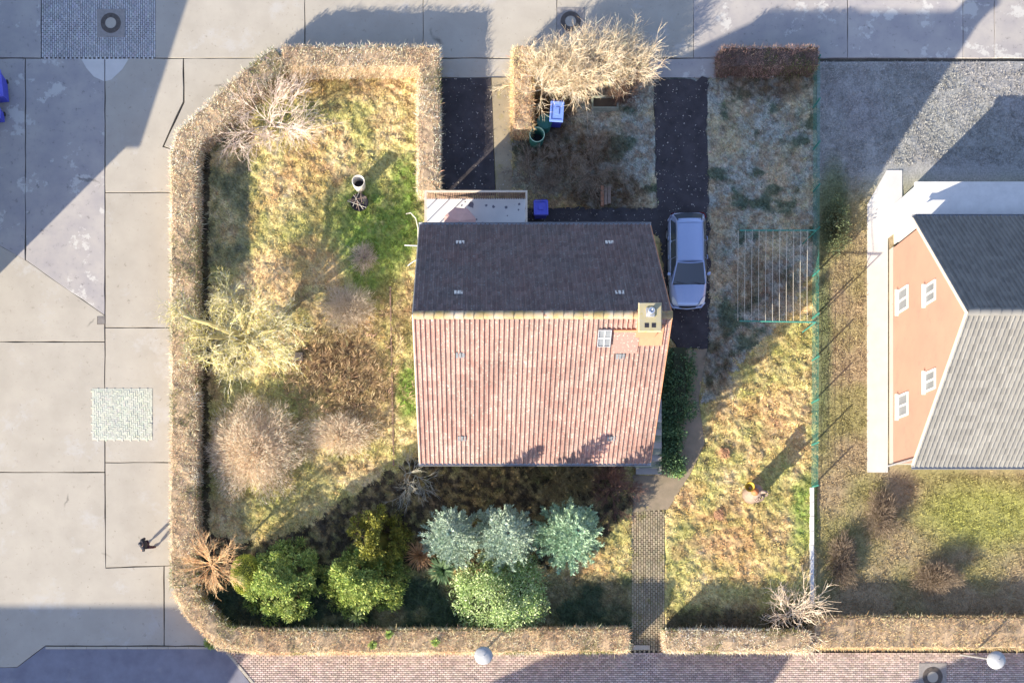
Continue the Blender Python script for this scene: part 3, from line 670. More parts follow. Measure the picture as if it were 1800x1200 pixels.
def yew(label, loc, rx, ry, h, n, cr, nleaf, cols, seed=1, gaps=0.0):
    """tall uneven ovoid crown of leaf clumps round a dense heart"""
    t = thing('yew_bush', label, 'conifer', (loc[0], loc[1], 0), 0, YW); mb = MB(); cen = []
    rs = np.random.default_rng(seed)
    an = np.linspace(0, 2 * pi, 25); lobe = lambda a, u: .70 + .62 * vnoise(np.cos(a) * 2.4 + 5, np.sin(a) * 2.4 + u * 4, seed + 3)
    us = np.linspace(0, .9, 9)[:, None]; w = (1 - us) ** .9 * .45
    g = np.stack([np.cos(an)[None] * w * rx * lobe(an[None], us), np.sin(an)[None] * w * ry * lobe(an[None], us), .1 + us * h * np.ones((1, 25))], -1)
    mb.grid(g[:, ::-1], np.array(cols[2]) * .45)
    while len(cen) < n:
        a = rs.uniform(0, 2 * pi); u = rs.random() ** 1.25
        lb = float(lobe(np.array(a), np.array(u)))
        if gaps and float(vnoise(cos(a) * 3 + 20, sin(a) * 3 + u * 7, seed + 8)) < gaps: continue
        w = (1 - u) ** .8 * lb * rs.uniform(.75, 1.05)
        p = np.array([cos(a) * w * rx, sin(a) * w * ry, .25 + u * (h - .35)])
        r = cr * rs.uniform(.6, 1.2) * (1 - .45 * u); leafcloud(mb, p, (r, r, r * .7), int(nleaf * (1 - .4 * u)), .15, np.array(cols) * rs.uniform(.65, 1.35), .36, .6, .3); cen.append(p)
    mb.build('foliage', M['leaf'], t); cen = np.array(cen); tr = MB()
    tr.tube([(0, 0, -.05), (.03, .02, h * .4), (0, 0, h * .8)], [.12, .08, .03], 7, col=(.12, .085, .06))
    tr.segs(np.c_[np.zeros((n, 2)), cen[:, 2] * .6], cen, .02, .01, 4, (.12, .085, .06)); tr.build('trunk', M['twig'], t)
yew('round green conifer nearest the lower left corner with a smooth yellow dome', G(512, 1024), 2.15, 1.9, 4.2, 165, .33, 150, YC, 1)
yew('spreading yellow green conifer, middle of the lower left three', G(640, 1020), 2.1, 1.65, 3.9, 155, .32, 150, YC, 2)
yew('open yellow green conifer standing highest in the picture of the three', G(666, 957), 1.55, 1.8, 4.4, 95, .30, 130, [(.20, .205, .035), (.26, .25, .045), (.14, .155, .03)], 3, .45)
t = thing('golden_ball_bush', 'smooth yellow green clipped ball bush against the leftmost conifer', 'bush', G(441, 1010), 0); mb = MB()
leafcloud(mb, (0, 0, 1.0), (.72, .95, .95), 9000, .05, [(.38, .42, .06), (.33, .38, .05), (.43, .45, .08)], .5, .12); mb.build('foliage', M['leaf'], t)
mb = MB(); mb.lathe([(0, .12), (.5, .35), (.66, .9), (.5, 1.5), (0, 1.8)], 16, col=(.09, .11, .02)); mb.build('inner_mass', M['leaf'], t)
def spruce(label, px, py, h, R_, cols):
    loc = G(px, py); t = thing('blue_spruce', label, 'conifer', (loc[0], loc[1], 0), 0, 'blue green spruces in front of the house')
    MB().tube([(0, 0, -.05), (0, 0, h * .5), (0, 0, h)], [.11, .07, .012], 8, col=(.14, .1, .08)).build('trunk', M['twig'], t)
    nl = 26; br = MB(); mb = MB()
    for k in range(nl):
        u = k / (nl - 1); z = .35 + (h - .45) * u; rl = R_ * (1 - u) ** .8 * (1 if u > .12 else .85) + .12
        nb = 12 if u < .75 else 7; a0 = rng.uniform(0, 2 * pi)
        for b in range(nb):
            a = a0 + b * 2 * pi / nb + rng.normal(0, .16); L = rl * rng.uniform(.72, 1.18); tl = rng.normal(.16, .1) + u * .5
            d = np.array([cos(a) * cos(tl), sin(a) * cos(tl), sin(tl)]); s = np.array([0, 0, z])
            br.segs(s[None], (s + d * L)[None], .02, .006, 3, (.16, .12, .09))
            n = int(16 + 62 * L); f = rng.uniform(.12, 1.05, n)[:, None] ** .7; side = np.array([-sin(a), cos(a), 0])
            wv = (1.05 - f[:, 0]) * .3 * min(L, 1.0)
            P = s + d * L * f + side * (rng.uniform(-1, 1, n) * wv)[:, None] + np.array([0, 0, .03])
            D = nrm(d + side * rng.normal(0, .75, (n, 1)) + np.array([0, 0, .35]) + rng.normal(0, .3, (n, 3))); U = nrm(np.cross(D, rng.normal(0, 1, (n, 3))))
            c = np.array(cols)[rng.integers(0, len(cols), n)] * rng.uniform(.7, 1.3, (n, 1)) * random.uniform(.85, 1.15)
            mb.cards(P, D, U, rng.uniform(.1, .22, n), rng.uniform(.035, .06, n), np.clip(c, 0, .8))
    br.build('branches', M['twig'], t); mb.build('needles', M['leaf'], t)
BLU = [(.37, .47, .38), (.45, .55, .47), (.28, .38, .29), (.42, .51, .39)]
spruce('silvery spruce furthest left in front of the house', 797, 946, 6.3, 1.45, BLU)
spruce('silver green spruce in the middle, behind the big laurel', 886, 948, 7.0, 1.6, BLU)
spruce('silver green spruce closest to the garden path', 993, 943, 6.8, 1.7, [(q[0] * .92, q[1] * 1.03, q[2] * .9) for q in BLU])
t = thing('laurel_bush', 'big pale green evergreen laurel bush beside the street lamp', 'bush', G(883, 1041)); mb = MB(); cen = []
LCOL = np.array([(.37, .50, .20), (.46, .58, .27), (.27, .39, .13), (.56, .65, .38)])
for k in range(230):
    a = rng.uniform(0, 2 * pi); q = sqrt(rng.random()); lb = .8 + .4 * float(vnoise(cos(a) * 2.3 + 31, sin(a) * 2.3 + 31, 4)); hz = 2.7 * (1 - .75 * q ** 2.2) * (.75 + .4 * float(vnoise(cos(a) * q * 3 + 60, sin(a) * q * 3 + 60, 6)))
    p = np.array([cos(a) * q * 2.1 * lb, sin(a) * q * 1.95 * lb, max(.35, hz * rng.uniform(.72, 1))]); r = .36 * rng.uniform(.6, 1.3)
    leafcloud(mb, p, (r, r, r * .7), 85, .135, LCOL * rng.uniform(.7, 1.25), .38, .6, .4); cen.append(p)
mb.build('foliage', M['leaf'], t); cen = np.array(cen); tr = MB(); tr.tube([(0, 0, -.05), (.02, 0, 1.0), (0, 0, 1.9)], [.1, .08, .04], 8, col=(.06, .06, .03))
tr.segs(np.c_[np.zeros((len(cen), 2)), cen[:, 2] * .6], cen, .018, .008, 4, (.06, .06, .03)); tr.build('trunk', M['twig'], t)
def rosette(name, label, loc, n, L, wd, cols, el=(.15, 1.3), z=.25, cat='plant'):
    t = thing(name, label, cat, (loc[0], loc[1], loc[2] if len(loc) > 2 else 0)); a = rng.uniform(0, 2 * pi, n); e = rng.uniform(el[0], el[1], n)
    D = np.c_[np.cos(a) * np.cos(e), np.sin(a) * np.cos(e), np.sin(e)]; U = np.c_[-np.sin(a), np.cos(a), np.zeros(n)]
    c = np.array(cols)[rng.integers(0, len(cols), n)] * rng.uniform(.75, 1.3, (n, 1)); ll = rng.uniform(L * .6, L * 1.1, n)
    mb = MB(); P = np.zeros((n, 3)) + (0, 0, z); mid = P + D * ll[:, None] * .55
    mb.cards(P, D, U, ll * .75, wd, c); D2 = nrm(D + (0, 0, -.7)); mb.cards(mid, D2, U, ll * .5, wd * .8, c)
    mb.build('leaves', M['leaf'], t); MB().tube([(0, 0, -.05 if z > .1 else -.02), (0, 0, z)], .05, 7, col=(.15, .12, .06)).build('stem', M['twig'], t)
rosette('bamboo_clump', 'spiky dark green leafy clump left of the big laurel', G(779, 1001), 260, .85, .06, [(.13, .21, .10), (.18, .27, .14), (.09, .16, .08)])
rosette('yucca', 'small pale yucca poking out of the dark bed at the bottom hedge', G(632, 1082), 34, .5, .05, [(.25, .30, .10), (.20, .26, .10)], z=.9)
IV = 'small green shoots growing out of the bottom hedge'
for (x, y, lab) in ((655, 1133, 'green shoot in the bottom hedge, lowest of the three'), (684, 1138 - 24, 'green shoot in the bottom hedge, upper one of the three'), (766, 1128, 'green shoot in the bottom hedge nearest the street lamp')):
    g = G(x, y, 1.35); rosette('hedge_shoot', lab, (g[0], g[1], 1.0), 70, .26, .09, [(.28, .36, .08), (.20, .29, .08)], z=.3)
rosette('ivy_clump', 'bright green ivy at the outer foot of the lower left hedge', (*G(372, 1128)[:2], 0), 130, .4, .1, [(.24, .32, .08), (.16, .24, .07)], z=.12)
rosette('dry_fern', 'orange brown dried fern between conifer and spruces', G(738, 975), 230, .9, .035, [(.50, .27, .13), (.56, .34, .18), (.40, .22, .10)], z=.1)
rosette('lime_groundcover', 'lime green leafy plant at the foot of the steps', G(1192, 826), 170, .42, .1, [(.26, .36, .09), (.18, .27, .08)], z=.1)
# ivy-clad hedge beside the steps
t = thing('ivy_bank', 'dark green ivy bank along the outdoor steps on the right of the house', 'ivy', G(1180, 722))
mb = MB()
for k in range(170):
    py_ = random.uniform(616, 830); wv = 27 if py_ < 735 else 16
    cx = (1190 if py_ < 730 else 1182) + random.uniform(-wv, wv); hh = (1.25 if py_ < 760 else .8) * random.uniform(.55, 1)
    g = G(cx, py_, hh) - np.array([*G(1180, 722)[:2], 0])
    leafcloud(mb, (g[0], g[1], hh * .75), (.34, .34, .3), 80, .12, [(.09, .165, .075), (.13, .22, .10), (.06, .115, .06)], .55, .6)
mb.build('foliage', M['leaf'], t)
mb = MB()
for (y0, y1, xa, xb, zt) in ((617, 735, 1176, 1200, .9), (736, 828, 1172, 1188, .5)):
    p = gp([(xa, y0), (xb, y0), (xb, y1), (xa, y1)]) - G(1180, 722)[:2]; mb.prism(p, -.05, zt, (.05, .06, .035), .08)
mb.build('stem_mass', M['twig'], t)

# ------------------------------------------------------------------ houses
def tile_mesh(w, L):
    """one interlocking clay tile: roll on the left, flat pan, thick lower lip"""
    u = np.array([0, .10, .22, .34, .44, .72, 1.0]); z = np.array([.012, .05, .062, .048, .006, 0, .006])
    m = MB(); top = np.stack([np.c_[u * w, np.zeros(7), z - .004], np.c_[u * w, np.full(7, -L * 1.06), z + .034]], 0)
    m.grid(top); lip = np.stack([top[1], top[1] - (0, 0, .036)], 0); m.grid(lip); return m
def house(name, label, cx, cy, w, d, he, hr, wallm, tiles='clay', detail=True, gable_windows=()):
    loc = G(cx, cy); t = thing(name, label, 'house', (loc[0], loc[1], 0)); ov, ovg = .45, .28
    x1 = w / 2 - ovg; y1 = d / 2 - ov; sl = (hr - he) / (d / 2); zt = he + sl * ov - .12
    m = MB()
    for sx in (-1, 1):
        X = sx * x1; v = [(X, -y1, -.1), (X, y1, -.1), (X, y1, zt), (X, 0, hr - .14), (X, -y1, zt)]
        v2 = [(X - sx * .3, b, c) for (a, b, c) in v]; n = 5
        m.add(v + v2, [np.array([[0, 1, 2, 3, 4]]), np.array([[9, 8, 7, 6, 5]])])
    m.box(-x1 + .001, x1 - .001, -y1, -y1 + .3, -.1, zt); m.box(-x1 + .001, x1 - .001, y1 - .3, y1, -.1, zt)
    m.build('wall', wallm, t)
    m = MB(); m.box(-x1 - .04, x1 + .04, -y1 - .04, y1 + .04, -.1, .5); m.build('plinth', M['concrete'], t)
    def win(axis, sgn, a, z, ww=1.1, hh=1.2):
        f = MB(); gl = MB()
        off = (x1 if axis == 'x' else y1) * sgn
        def bx(mb, a0, a1, z0, z1, p0, p1):
            lo, hi = sorted((off + sgn * p0, off + sgn * p1))
            if axis == 'x': mb.box(lo, hi, a0, a1, z0, z1)
            else: mb.box(a0, a1, lo, hi, z0, z1)
        for (a0, a1, z0, z1) in ((a - ww / 2, a + ww / 2, z, z + .09), (a - ww / 2, a + ww / 2, z + hh - .09, z + hh), (a - ww / 2, a - ww / 2 + .09, z + .09, z + hh - .09),
                                 (a + ww / 2 - .09, a + ww / 2, z + .09, z + hh - .09), (a - .04, a + .04, z + .09, z + hh - .09)): bx(f, a0, a1, z0, z1, -.02, .06)
        fo = f.build('window', M['white'], t); bx(gl, a - ww / 2 + .05, a + ww / 2 - .05, z + .05, z + hh - .05, -.02, .02); gl.build('pane', M['glass_pale'] if gable_windows else M['glass'], fo)
        sl_ = MB(); bx(sl_, a - ww / 2 - .08, a + ww / 2 + .08, z - .06, z - .005, -.02, .16); sl_.build('sill', M['white'], fo)
    for a in (-2.6, 0, 2.6): win('y', -1, a, 1.0)
    for g in gable_windows: win(*g)
    if not gable_windows:
        win('x', 1, -2, 1.1); win('x', -1, 0, 4.6); win('x', 1, -1.2, 4.6); win('x', -1, 2.2, 1.1)
    # roof deck (boards), tiles on it
    th = .1; m = MB()
    v = []
    for X in (-w / 2, w / 2): v += [(X, -d / 2, he - th), (X, 0, hr - th), (X, d / 2, he - th), (X, -d / 2, he - .02), (X, 0, hr - .02), (X, d / 2, he - .02)]
    m.add(v, np.array([(0, 1, 7, 6), (1, 2, 8, 7), (3, 9, 10, 4), (4, 10, 11, 5), (0, 6, 9, 3), (2, 5, 11, 8)])); m.add(v, [np.array([[0, 3, 4, 1], [1, 4, 5, 2], [6, 7, 10, 9], [7, 8, 11, 10]])])
    m.build('roof_deck', M['wood_dark'] if tiles == 'clay' else M['grey_roof'], t)
    ang = math.atan2(hr - he, d / 2); SL = sqrt((hr - he) ** 2 + (d / 2) ** 2)
    ncol = 52; nrow = 22; tw = w / ncol; tl = SL / nrow
    tm = tile_mesh(tw, tl); V = np.concatenate(tm.v); F = tm.f
    def place(side, i, j):
        """lower-slope direction frame: returns location, rotation of the tile"""
        dist = j * tl + .02; y = -dist * cos(ang) * side; z = hr - dist * sin(ang) + .012
        x = -w / 2 + i * tw if side == 1 else -w / 2 + (i + 1) * tw
        return (x, y, z)
    tone = lambda: random.uniform(.8, 1.2)
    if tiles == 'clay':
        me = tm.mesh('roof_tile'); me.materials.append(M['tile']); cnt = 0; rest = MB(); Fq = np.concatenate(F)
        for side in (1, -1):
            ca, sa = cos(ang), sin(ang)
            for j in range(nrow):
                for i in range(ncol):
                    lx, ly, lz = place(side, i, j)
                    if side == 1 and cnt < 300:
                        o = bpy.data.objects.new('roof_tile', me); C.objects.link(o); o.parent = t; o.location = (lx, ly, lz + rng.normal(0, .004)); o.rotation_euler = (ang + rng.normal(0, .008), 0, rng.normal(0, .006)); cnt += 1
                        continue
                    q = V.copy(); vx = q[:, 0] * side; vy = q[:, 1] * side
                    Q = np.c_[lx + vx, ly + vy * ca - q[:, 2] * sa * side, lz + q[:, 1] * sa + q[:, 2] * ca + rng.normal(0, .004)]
                    rest.add(Q, Fq, (.74 + .52 * float(fbm(i * .22 + 40 * (side > 0), j * .16, 91, 3))) * (1 + .06 * sin(i * 12.9)) * np.ones(3) * tone() if side == 1 else np.array([.48, .60, .70]) * tone())  # north slope tinted darker and greyer: algae, plus shade painted in
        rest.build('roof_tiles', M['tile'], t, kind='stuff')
    else:
        rest = MB(); Fq = np.concatenate(F); ca, sa = cos(ang), sin(ang)
        for side in (1, -1):
            for j in range(nrow):
                for i in range(ncol):
                    lx, ly, lz = place(side, i, j); q = V; vx = q[:, 0] * side; vy = q[:, 1] * side
                    rest.add(np.c_[lx + vx, ly + vy * ca - q[:, 2] * sa * side, lz + q[:, 1] * sa + q[:, 2] * ca + rng.normal(0, .003)], Fq, np.ones(3) * random.uniform(.85, 1.12))
        rest.build('roof_tiles', M['grey_roof'], t, kind='stuff')
    # ridge tiles
    rm = MB(); n = 8; L = w / 26; a = np.linspace(-.15, pi + .15, n)
    rm.grid(np.stack([np.c_[np.full(n, 0.), np.cos(a) * .15, np.sin(a) * .12], np.c_[np.full(n, L * 1.08), np.cos(a) * .175, np.sin(a) * .14 + .012]], 0))
    rm.grid(np.stack([np.c_[np.full(n, L * 1.08), np.cos(a) * .175, np.sin(a) * .14 + .012], np.c_[np.full(n, L * 1.08), np.cos(a) * .14, np.sin(a) * .11 - .02]], 0))
    if detail:
        me = rm.mesh('ridge_tile', True); me.materials.append(M['ridge'] if tiles == 'clay' else M['grey_roof'])
        for i in range(26):
            o = bpy.data.objects.new('ridge_tile', me); C.objects.link(o); o.parent = t; o.location = (-w / 2 + i * L, 0, hr - .01 + rng.normal(0, .006)); o.rotation_euler = (0, 0, rng.normal(0, .015))
    # gutters, verge boards, downpipe
    for s in (-1, 1):
        g = MB(); aa = np.linspace(pi, 2 * pi, 7); yy = s * (d / 2 + .09); zz_ = he - .02
        g.grid(np.stack([np.c_[np.full(7, X), yy + np.cos(aa) * .07, zz_ + np.sin(aa) * .07] for X in (-w / 2 - .05, w / 2 + .05)], 0))
        for e in (-.07, .07): g.tube([(-w / 2 - .05, yy + e, zz_), (w / 2 + .05, yy + e, zz_)], .012, 6)
        g.build('gutter', M['zinc'], t)
        b = MB(); X = s * (w / 2 + .022)
        for q in (-1, 1):
            b.add([(X - .02, 0, hr - .16), (X + .02, 0, hr - .16), (X + .02, 0, hr + .055), (X - .02, 0, hr + .055), (X - .02, q * d / 2, he - .16), (X + .02, q * d / 2, he - .16), (X + .02, q * d / 2, he + .055), (X - .02, q * d / 2, he + .055)],
                  np.array([(0, 1, 5, 4), (1, 2, 6, 5), (2, 3, 7, 6), (3, 0, 4, 7), (4, 5, 6, 7)]))
        b.build('verge_board', M['wood_pale'] if s < 0 else M['chimney'], t)
    MB().tube([(-x1 - .08, -y1 - .1, .0), (-x1 - .08, -y1 - .1, he - .3), (-x1 - .02, -d / 2 - .05, he - .1)], .045, 8).build('downpipe', M['zinc'], t)
    return t, ang, sl, x1, y1
HX, HY, HW, HD, HE, HR = 933.2, 632.5, 10.49, 10.75, 3.56, 8.95
hs, ang, sl, hx1, hy1 = house('tiled_house', 'red tiled house in the middle with a dark shaded roof half', HX, HY, HW, HD, HE, HR, M['render_wall'])
ho = G(HX, HY)
def onroof(px, py, side):
    """local point on our roof seen at a pixel (side 1 = sunny slope)"""
    h = 6.0
    for _ in range(40):
        p = G(px, py, h) - np.array([ho[0], ho[1], 0]); h = HR - abs(p[1]) * sl
    return p
# roof window
p = onroof(1062, 591, 1); rw = MB()
def slope(p, u, v, n): return np.array([p[0] + u, p[1] + v * cos(ang) - n * sin(ang), p[2] + v * sin(ang) + n * cos(ang)])
def slbox(mb, p, u0, u1, v0, v1, n0, n1):
    v = [slope(p, a, b, c) for c in (n0, n1) for (a, b) in ((u0, v0), (u1, v0), (u1, v1), (u0, v1))]
    mb.add(v, np.array([(3, 2, 1, 0), (4, 5, 6, 7), (0, 1, 5, 4), (1, 2, 6, 5), (2, 3, 7, 6), (3, 0, 4, 7)]))
for (a, b, c, d_) in ((-.27, .27, -.40, -.37), (-.27, .27, .37, .40), (-.27, -.24, -.37, .37), (.24, .27, -.37, .37)): slbox(rw, p, a, b, c, d_, .0, .17)
rwo = rw.build('roof_window', M['zinc'], hs)
g = MB(); slbox(g, p, -.24, .24, -.37, .37, .04, .13); g.build('pane', M['glass_pale'], rwo)
g = MB(); slbox(g, p, -.018, .018, -.365, .365, .131, .16); slbox(g, p, -.235, -.02, -.02, .02, .131, .16); slbox(g, p, .02, .235, -.02, .02, .131, .16); g.build('glazing_bar', M['white'], rwo)
# raised cover beside the chimney
p = onroof(1100, 596, 1)
g = MB(); slbox(g, p, -.52, .52, -.6, .42, .05, .12); g.build('raised_cover', M['tile'], hs)
g = MB(); slbox(g, p, -.54, .54, .425, .52, .03, .15); g.build('cover_edge', M['chimney'], hs)
# glass vent tiles (small bright marks)
for (x, y, sd) in ((809, 428, -1), (1071, 428, -1), (806, 516, -1), (1089, 516, -1), (809, 623, 1), (812, 769, 1), (1074, 769, 1), (1090, 625, 1)):
    p = onroof(x, y, sd); g = MB()
    for e in (-.13, 0, .13):
        if sd == 1: slbox(g, p, e - .05, e + .05, -.12, .14, .05, .085)
        else:
            v = [np.array([p[0] + a, p[1] - b * cos(ang) + c * sin(ang), p[2] + b * sin(ang) + c * cos(ang)]) for c in (.05, .085) for (a, b) in ((e - .05, -.12), (e + .05, -.12), (e + .05, .14), (e - .05, .14))]
            g.add(v, np.array([(0, 1, 2, 3), (7, 6, 5, 4), (4, 5, 1, 0), (5, 6, 2, 1), (6, 7, 3, 2), (7, 4, 0, 3)]))
    g.build('vent_tile', M['glass_pale'] if sd == 1 else M['white'], hs)
# chimney
cp = G(1143, 557, 9.75) - np.array([ho[0], ho[1], 0]); cx, cy = cp[0], cp[1]
g = MB(); g.box(cx - .38, cx + .38, cy - .5, cy + .5, 7.6, 9.62); ch = g.build('chimney', M['chimney'], hs)
g = MB(); q = np.array([(cx - .46, cy - .58), (cx + .46, cy - .58), (cx + .46, cy + .58), (cx - .46, cy + .58)]); g.prism(q, 9.62, 9.75, bevel=.03); g.build('chimney_cap', M['chimney_cap'], ch)
g = MB()
for e in (-.14, .14): g.box(cx + e - .085, cx + e + .085, cy - .42, cy - .24, 9.7, 9.757)
g.build('flue_opening', M['black'], ch)
g = MB(); g.box(cx - .17, cx + .17, cy + .0, cy + .36, 9.75, 9.80); g.build('cowl_base', M['zinc'], ch)
g = MB(); g.lathe([(.1, 9.8), (.11, 9.98), (.16, 10.02), (.13, 10.08), (.05, 10.12), (.045, 10.07), (0, 10.06)], 20, (cx, cy + .18, 0)); g.build('cowl', M['steel'], ch, True)
g = MB(); p = onroof(1143, 592, 1); slbox(g, p, -.5, .5, -.36, .62, .06, .1); g.build('chimney_flashing', M['chimney'], hs)
# annex with roof terrace
tr = thing('terrace_annex', 'flat roofed annex with pale roof terrace and slatted railing behind the house', 'annex', G(837, 408))
to = G(837, 408); ax0, ax1 = -2.33, 2.32; ay1 = .86; ay0 = -.98
g = MB(); g.box(ax0, ax1, ay0, ay1, -.1, 2.1); g.build('wall', M['render_wall'], tr)
g = MB(); g.box(ax0 - .02, ax1 + .02, ay0 - .02, ay1 + .02, 2.1, 2.2); g.build('terrace_floor', M['membrane'], tr)
st = MB()
for k in range(16):
    a = rng.uniform(ax0 + 1.6, ax1 - .2); b = rng.uniform(ay0 + .2, ay1 - .15); r_ = rng.uniform(.02, .07) if k else .14
    an = np.linspace(0, 2 * pi, 14)[:-1]; rr = r_ * (1 + .3 * rng.normal(0, 1, 13) * .5)
    st.prism(np.c_[a + np.cos(an) * rr, b + np.sin(an) * rr], 2.195, 2.203 + k * .0003)
st.build('moss_spots', M['asphalt'], tr, kind='stuff')
me = MB().box(-.028, .028, -.011, .011, 0, .92).mesh('railing_slat'); me.materials.append(M['wood_dark'])
xx = ax0 + .04
while xx < ax1:
    o = bpy.data.objects.new('railing_slat', me); C.objects.link(o); o.parent = tr; o.location = (xx, ay1 - .03, 2.22); xx += .082
for X in (ax0 + .02, ax1 - .02):
    for yy in (ay0 + .1, ay0 + .75, ay0 + 1.35):
        o = bpy.data.objects.new('railing_slat', me); C.objects.link(o); o.parent = tr; o.location = (X, yy, 2.22); o.rotation_euler = (0, 0, pi / 2)
g = MB(); g.box(ax0 - .05, ax1 + .03, ay1 - .06, ay1 + .03, 3.142, 3.19); g.box(ax0 - .05, ax0 + .06, ay0, ay1 - .061, 3.142, 3.19); g.box(ax1 - .06, ax1 + .03, ay0, ay1 - .061, 3.142, 3.19); g.build('handrail', M['wood_pale'], tr)
# parasol on the terrace
pz = thing('parasol', 'faded pink parasol on the roof terrace against the eaves', 'parasol', (*G(808, 390, 3.3)[:2], 2.2))
an = np.arange(8) * pi / 4 + .3; v = [(0, 0, 1.22)] + [(cos(a) * .78, sin(a) * .78, .86) for a in an]
g = MB(); g.add(v, np.array([(0, i + 1, (i + 1) % 8 + 1) for i in range(8)])); g.build('canopy', M['parasol'], pz)
MB().tube([(0, 0, 0), (0, 0, 1.24)], .022, 8).build('pole', M['wood_pale'], pz); MB().lathe([(0, 0), (.24, 0), (.24, .06), (.05, .1), (0, .1)], 16).build('base', M['concrete'], pz)
# outdoor steps on the right gable
stp = thing('outdoor_steps', 'grey concrete steps climbing along the right gable of the house', 'steps', G(1146, 815))
so = G(1146, 815)
for k in range(9):
    z = .2 + k * .165; y0 = 833 - k * 11.5; a = G(1136 - (18 if k == 0 else 0), y0, z)[:2] - so[:2]; b = G(1163, y0 - (12.5 if k < 8 else 40), z)[:2] - so[:2]
    MB().box(min(a[0], b[0]) if k == 0 else hx1 + ho[0] - so[0] + .05, b[0], a[1], b[1] - .004, z - .16, z).build('step', M['stone'] if k % 2 else M['concrete_old'], stp)
    if k: MB().box(hx1 + ho[0] - so[0] + .06, b[0] - .02, a[1] + .02, b[1] - .02, -.05, z - .162).build('step_block', M['concrete_old'], stp)

# the house next door, right
nb, _, _, nx1, ny1 = house('neighbour_house', 'orange rendered house next door with a light grey roof', 1752, 628, 11.0, 11.3, 3.5, 8.95, M['render_orange'], 'grey', True, gable_windows=(('x', -1, -2.0, 4.2, .9, 1.1), ('x', -1, 1.9, 4.2, .9, 1.1), ('x', -1, -2.6, 1.1), ('x', -1, 2.4, 1.1)))
an_ = thing('garage_annex', 'white flat roofed annex behind the orange house', 'annex', G(1668, 395))
g = MB(); g.box(-2.7, 2.75, -.95, .95, -.1, 2.7); g.build('wall', M['white'], an_)
g = MB(); g.box(-2.8, 2.85, -.949, 1.05, 2.7, 2.85); g.build('flat_roof', M['white'], an_)
MB().prism(gp([(1524, 360), (1558, 300), (1585, 300), (1585, 400), (1560, 420), (1560, 830), (1524, 830)]), -.1, .06).build('gable_pavement', M['pave_pale'], None, kind='structure', label='pale paved strip along the orange gable', cat='pavement')
NB = [(1438, 108), (2200, 108), (2200, 1143), (1438, 1143)]
gx = np.arange(1436, 1960, 6.0); gy = np.arange(109, 1143, 6.0); QX, QY = np.meshgrid(gx, gy)
n1 = fbm(QX / K * .5, QY / K * .5, 31); n2 = fbm(QX / K * 2, QY / K * 2, 35)
def mx3(c, d, w): return c * (1 - w[..., None]) + np.asarray(d) * w[..., None]
def nbcol(px, py):
    n1 = fbm(px / K * .5, py / K * .5, 31)
    c = mx3(np.broadcast_to(np.array([.36, .28, .17]), px.shape + (3,)), (.30, .27, .12), np.clip((n1 - .4) * 4, 0, 1))
    c = mx3(c, (.33, .34, .10), np.clip(blob(px, py, 1740, 905, 130, 65), 0, 1) * .9)
    c = mx3(c, (.33, .34, .36), np.clip((360 - py) / 60, 0, 1) * .8)
    c = mx3(c, (.13, .17, .08), np.clip(blob(px, py, 1465, 360, 30, 90) + blob(px, py, 1445, 600, 18, 200), 0, 1) * .8)
    return c
MB().grid(np.stack([(QX - NX) / K, -(QY - NY) / K, .02 + (n2 - .5) * .09], -1), nbcol(QX, QY)).build('neighbour_lawn', M['lawn'], None, True, kind='structure', label='lawn of the garden next door', cat='lawn')
n = 26000; px = rng.uniform(1440, 1900, n); py = rng.uniform(112, 1085, n); ok = ~inside(px, py, [(1520, 290), (1960, 290), (1960, 835), (1520, 835)]); px, py = px[ok], py[ok]; n = len(px)
c = np.repeat(nbcol(px, py) * rng.uniform(.6, 1.35, (n, 1)), 4, 0); a = rng.uniform(0, 2 * pi, 4 * n); el = np.abs(rng.normal(.35, .3, 4 * n)) + .08
P = np.repeat(np.c_[(px - NX) / K, -(py - NY) / K, np.full(n, .02)], 4, 0); P[:, :2] += rng.normal(0, .06, (4 * n, 2))
mb = MB(); mb.cards(P, np.c_[np.cos(a) * np.cos(el), np.sin(a) * np.cos(el), np.sin(el)], np.c_[-np.sin(a), np.cos(a), rng.normal(0, .3, 4 * n)], rng.uniform(.07, .18, 4 * n), .03, np.clip(c, 0, .8))
mb.build('grass', M['grass'], None, kind='stuff', label='tufts of grass in the garden next door', cat='grass')
hedge('garden_hedge', 'broad straw coloured hedge along the footway next door', [(1432, 1112), (1960, 1112)], 1.6, 1.1, tan=(.66, .52, .31), group=None, dens=420)
GN = 'bare bushes in the garden next door'
for (x, y, rx, ry, h, lab) in ((1545, 905, .9, 1.6, .9, 'dark brown bush in the next garden below the orange gable'), (1478, 985, .8, 1.6, .7, 'tan bush in the next garden close to the white kerb'), (1640, 1015, 1.3, .8, 1.0, 'low brown bush on the far lawn next door')):
    twigball('garden_bush', lab, G(x, y), rx, ry, h, 6000, [(.28, .22, .16), (.2, .16, .12)], .014)
leaf_t = clumped('evergreen_bush', 'dark green bush in the next garden behind the wire fence', 'bush', G(1462, 400), .6, 1.3, 1.1, 40, .3, 70, .1, [(.09, .12, .06), (.12, .15, .07)], .5)

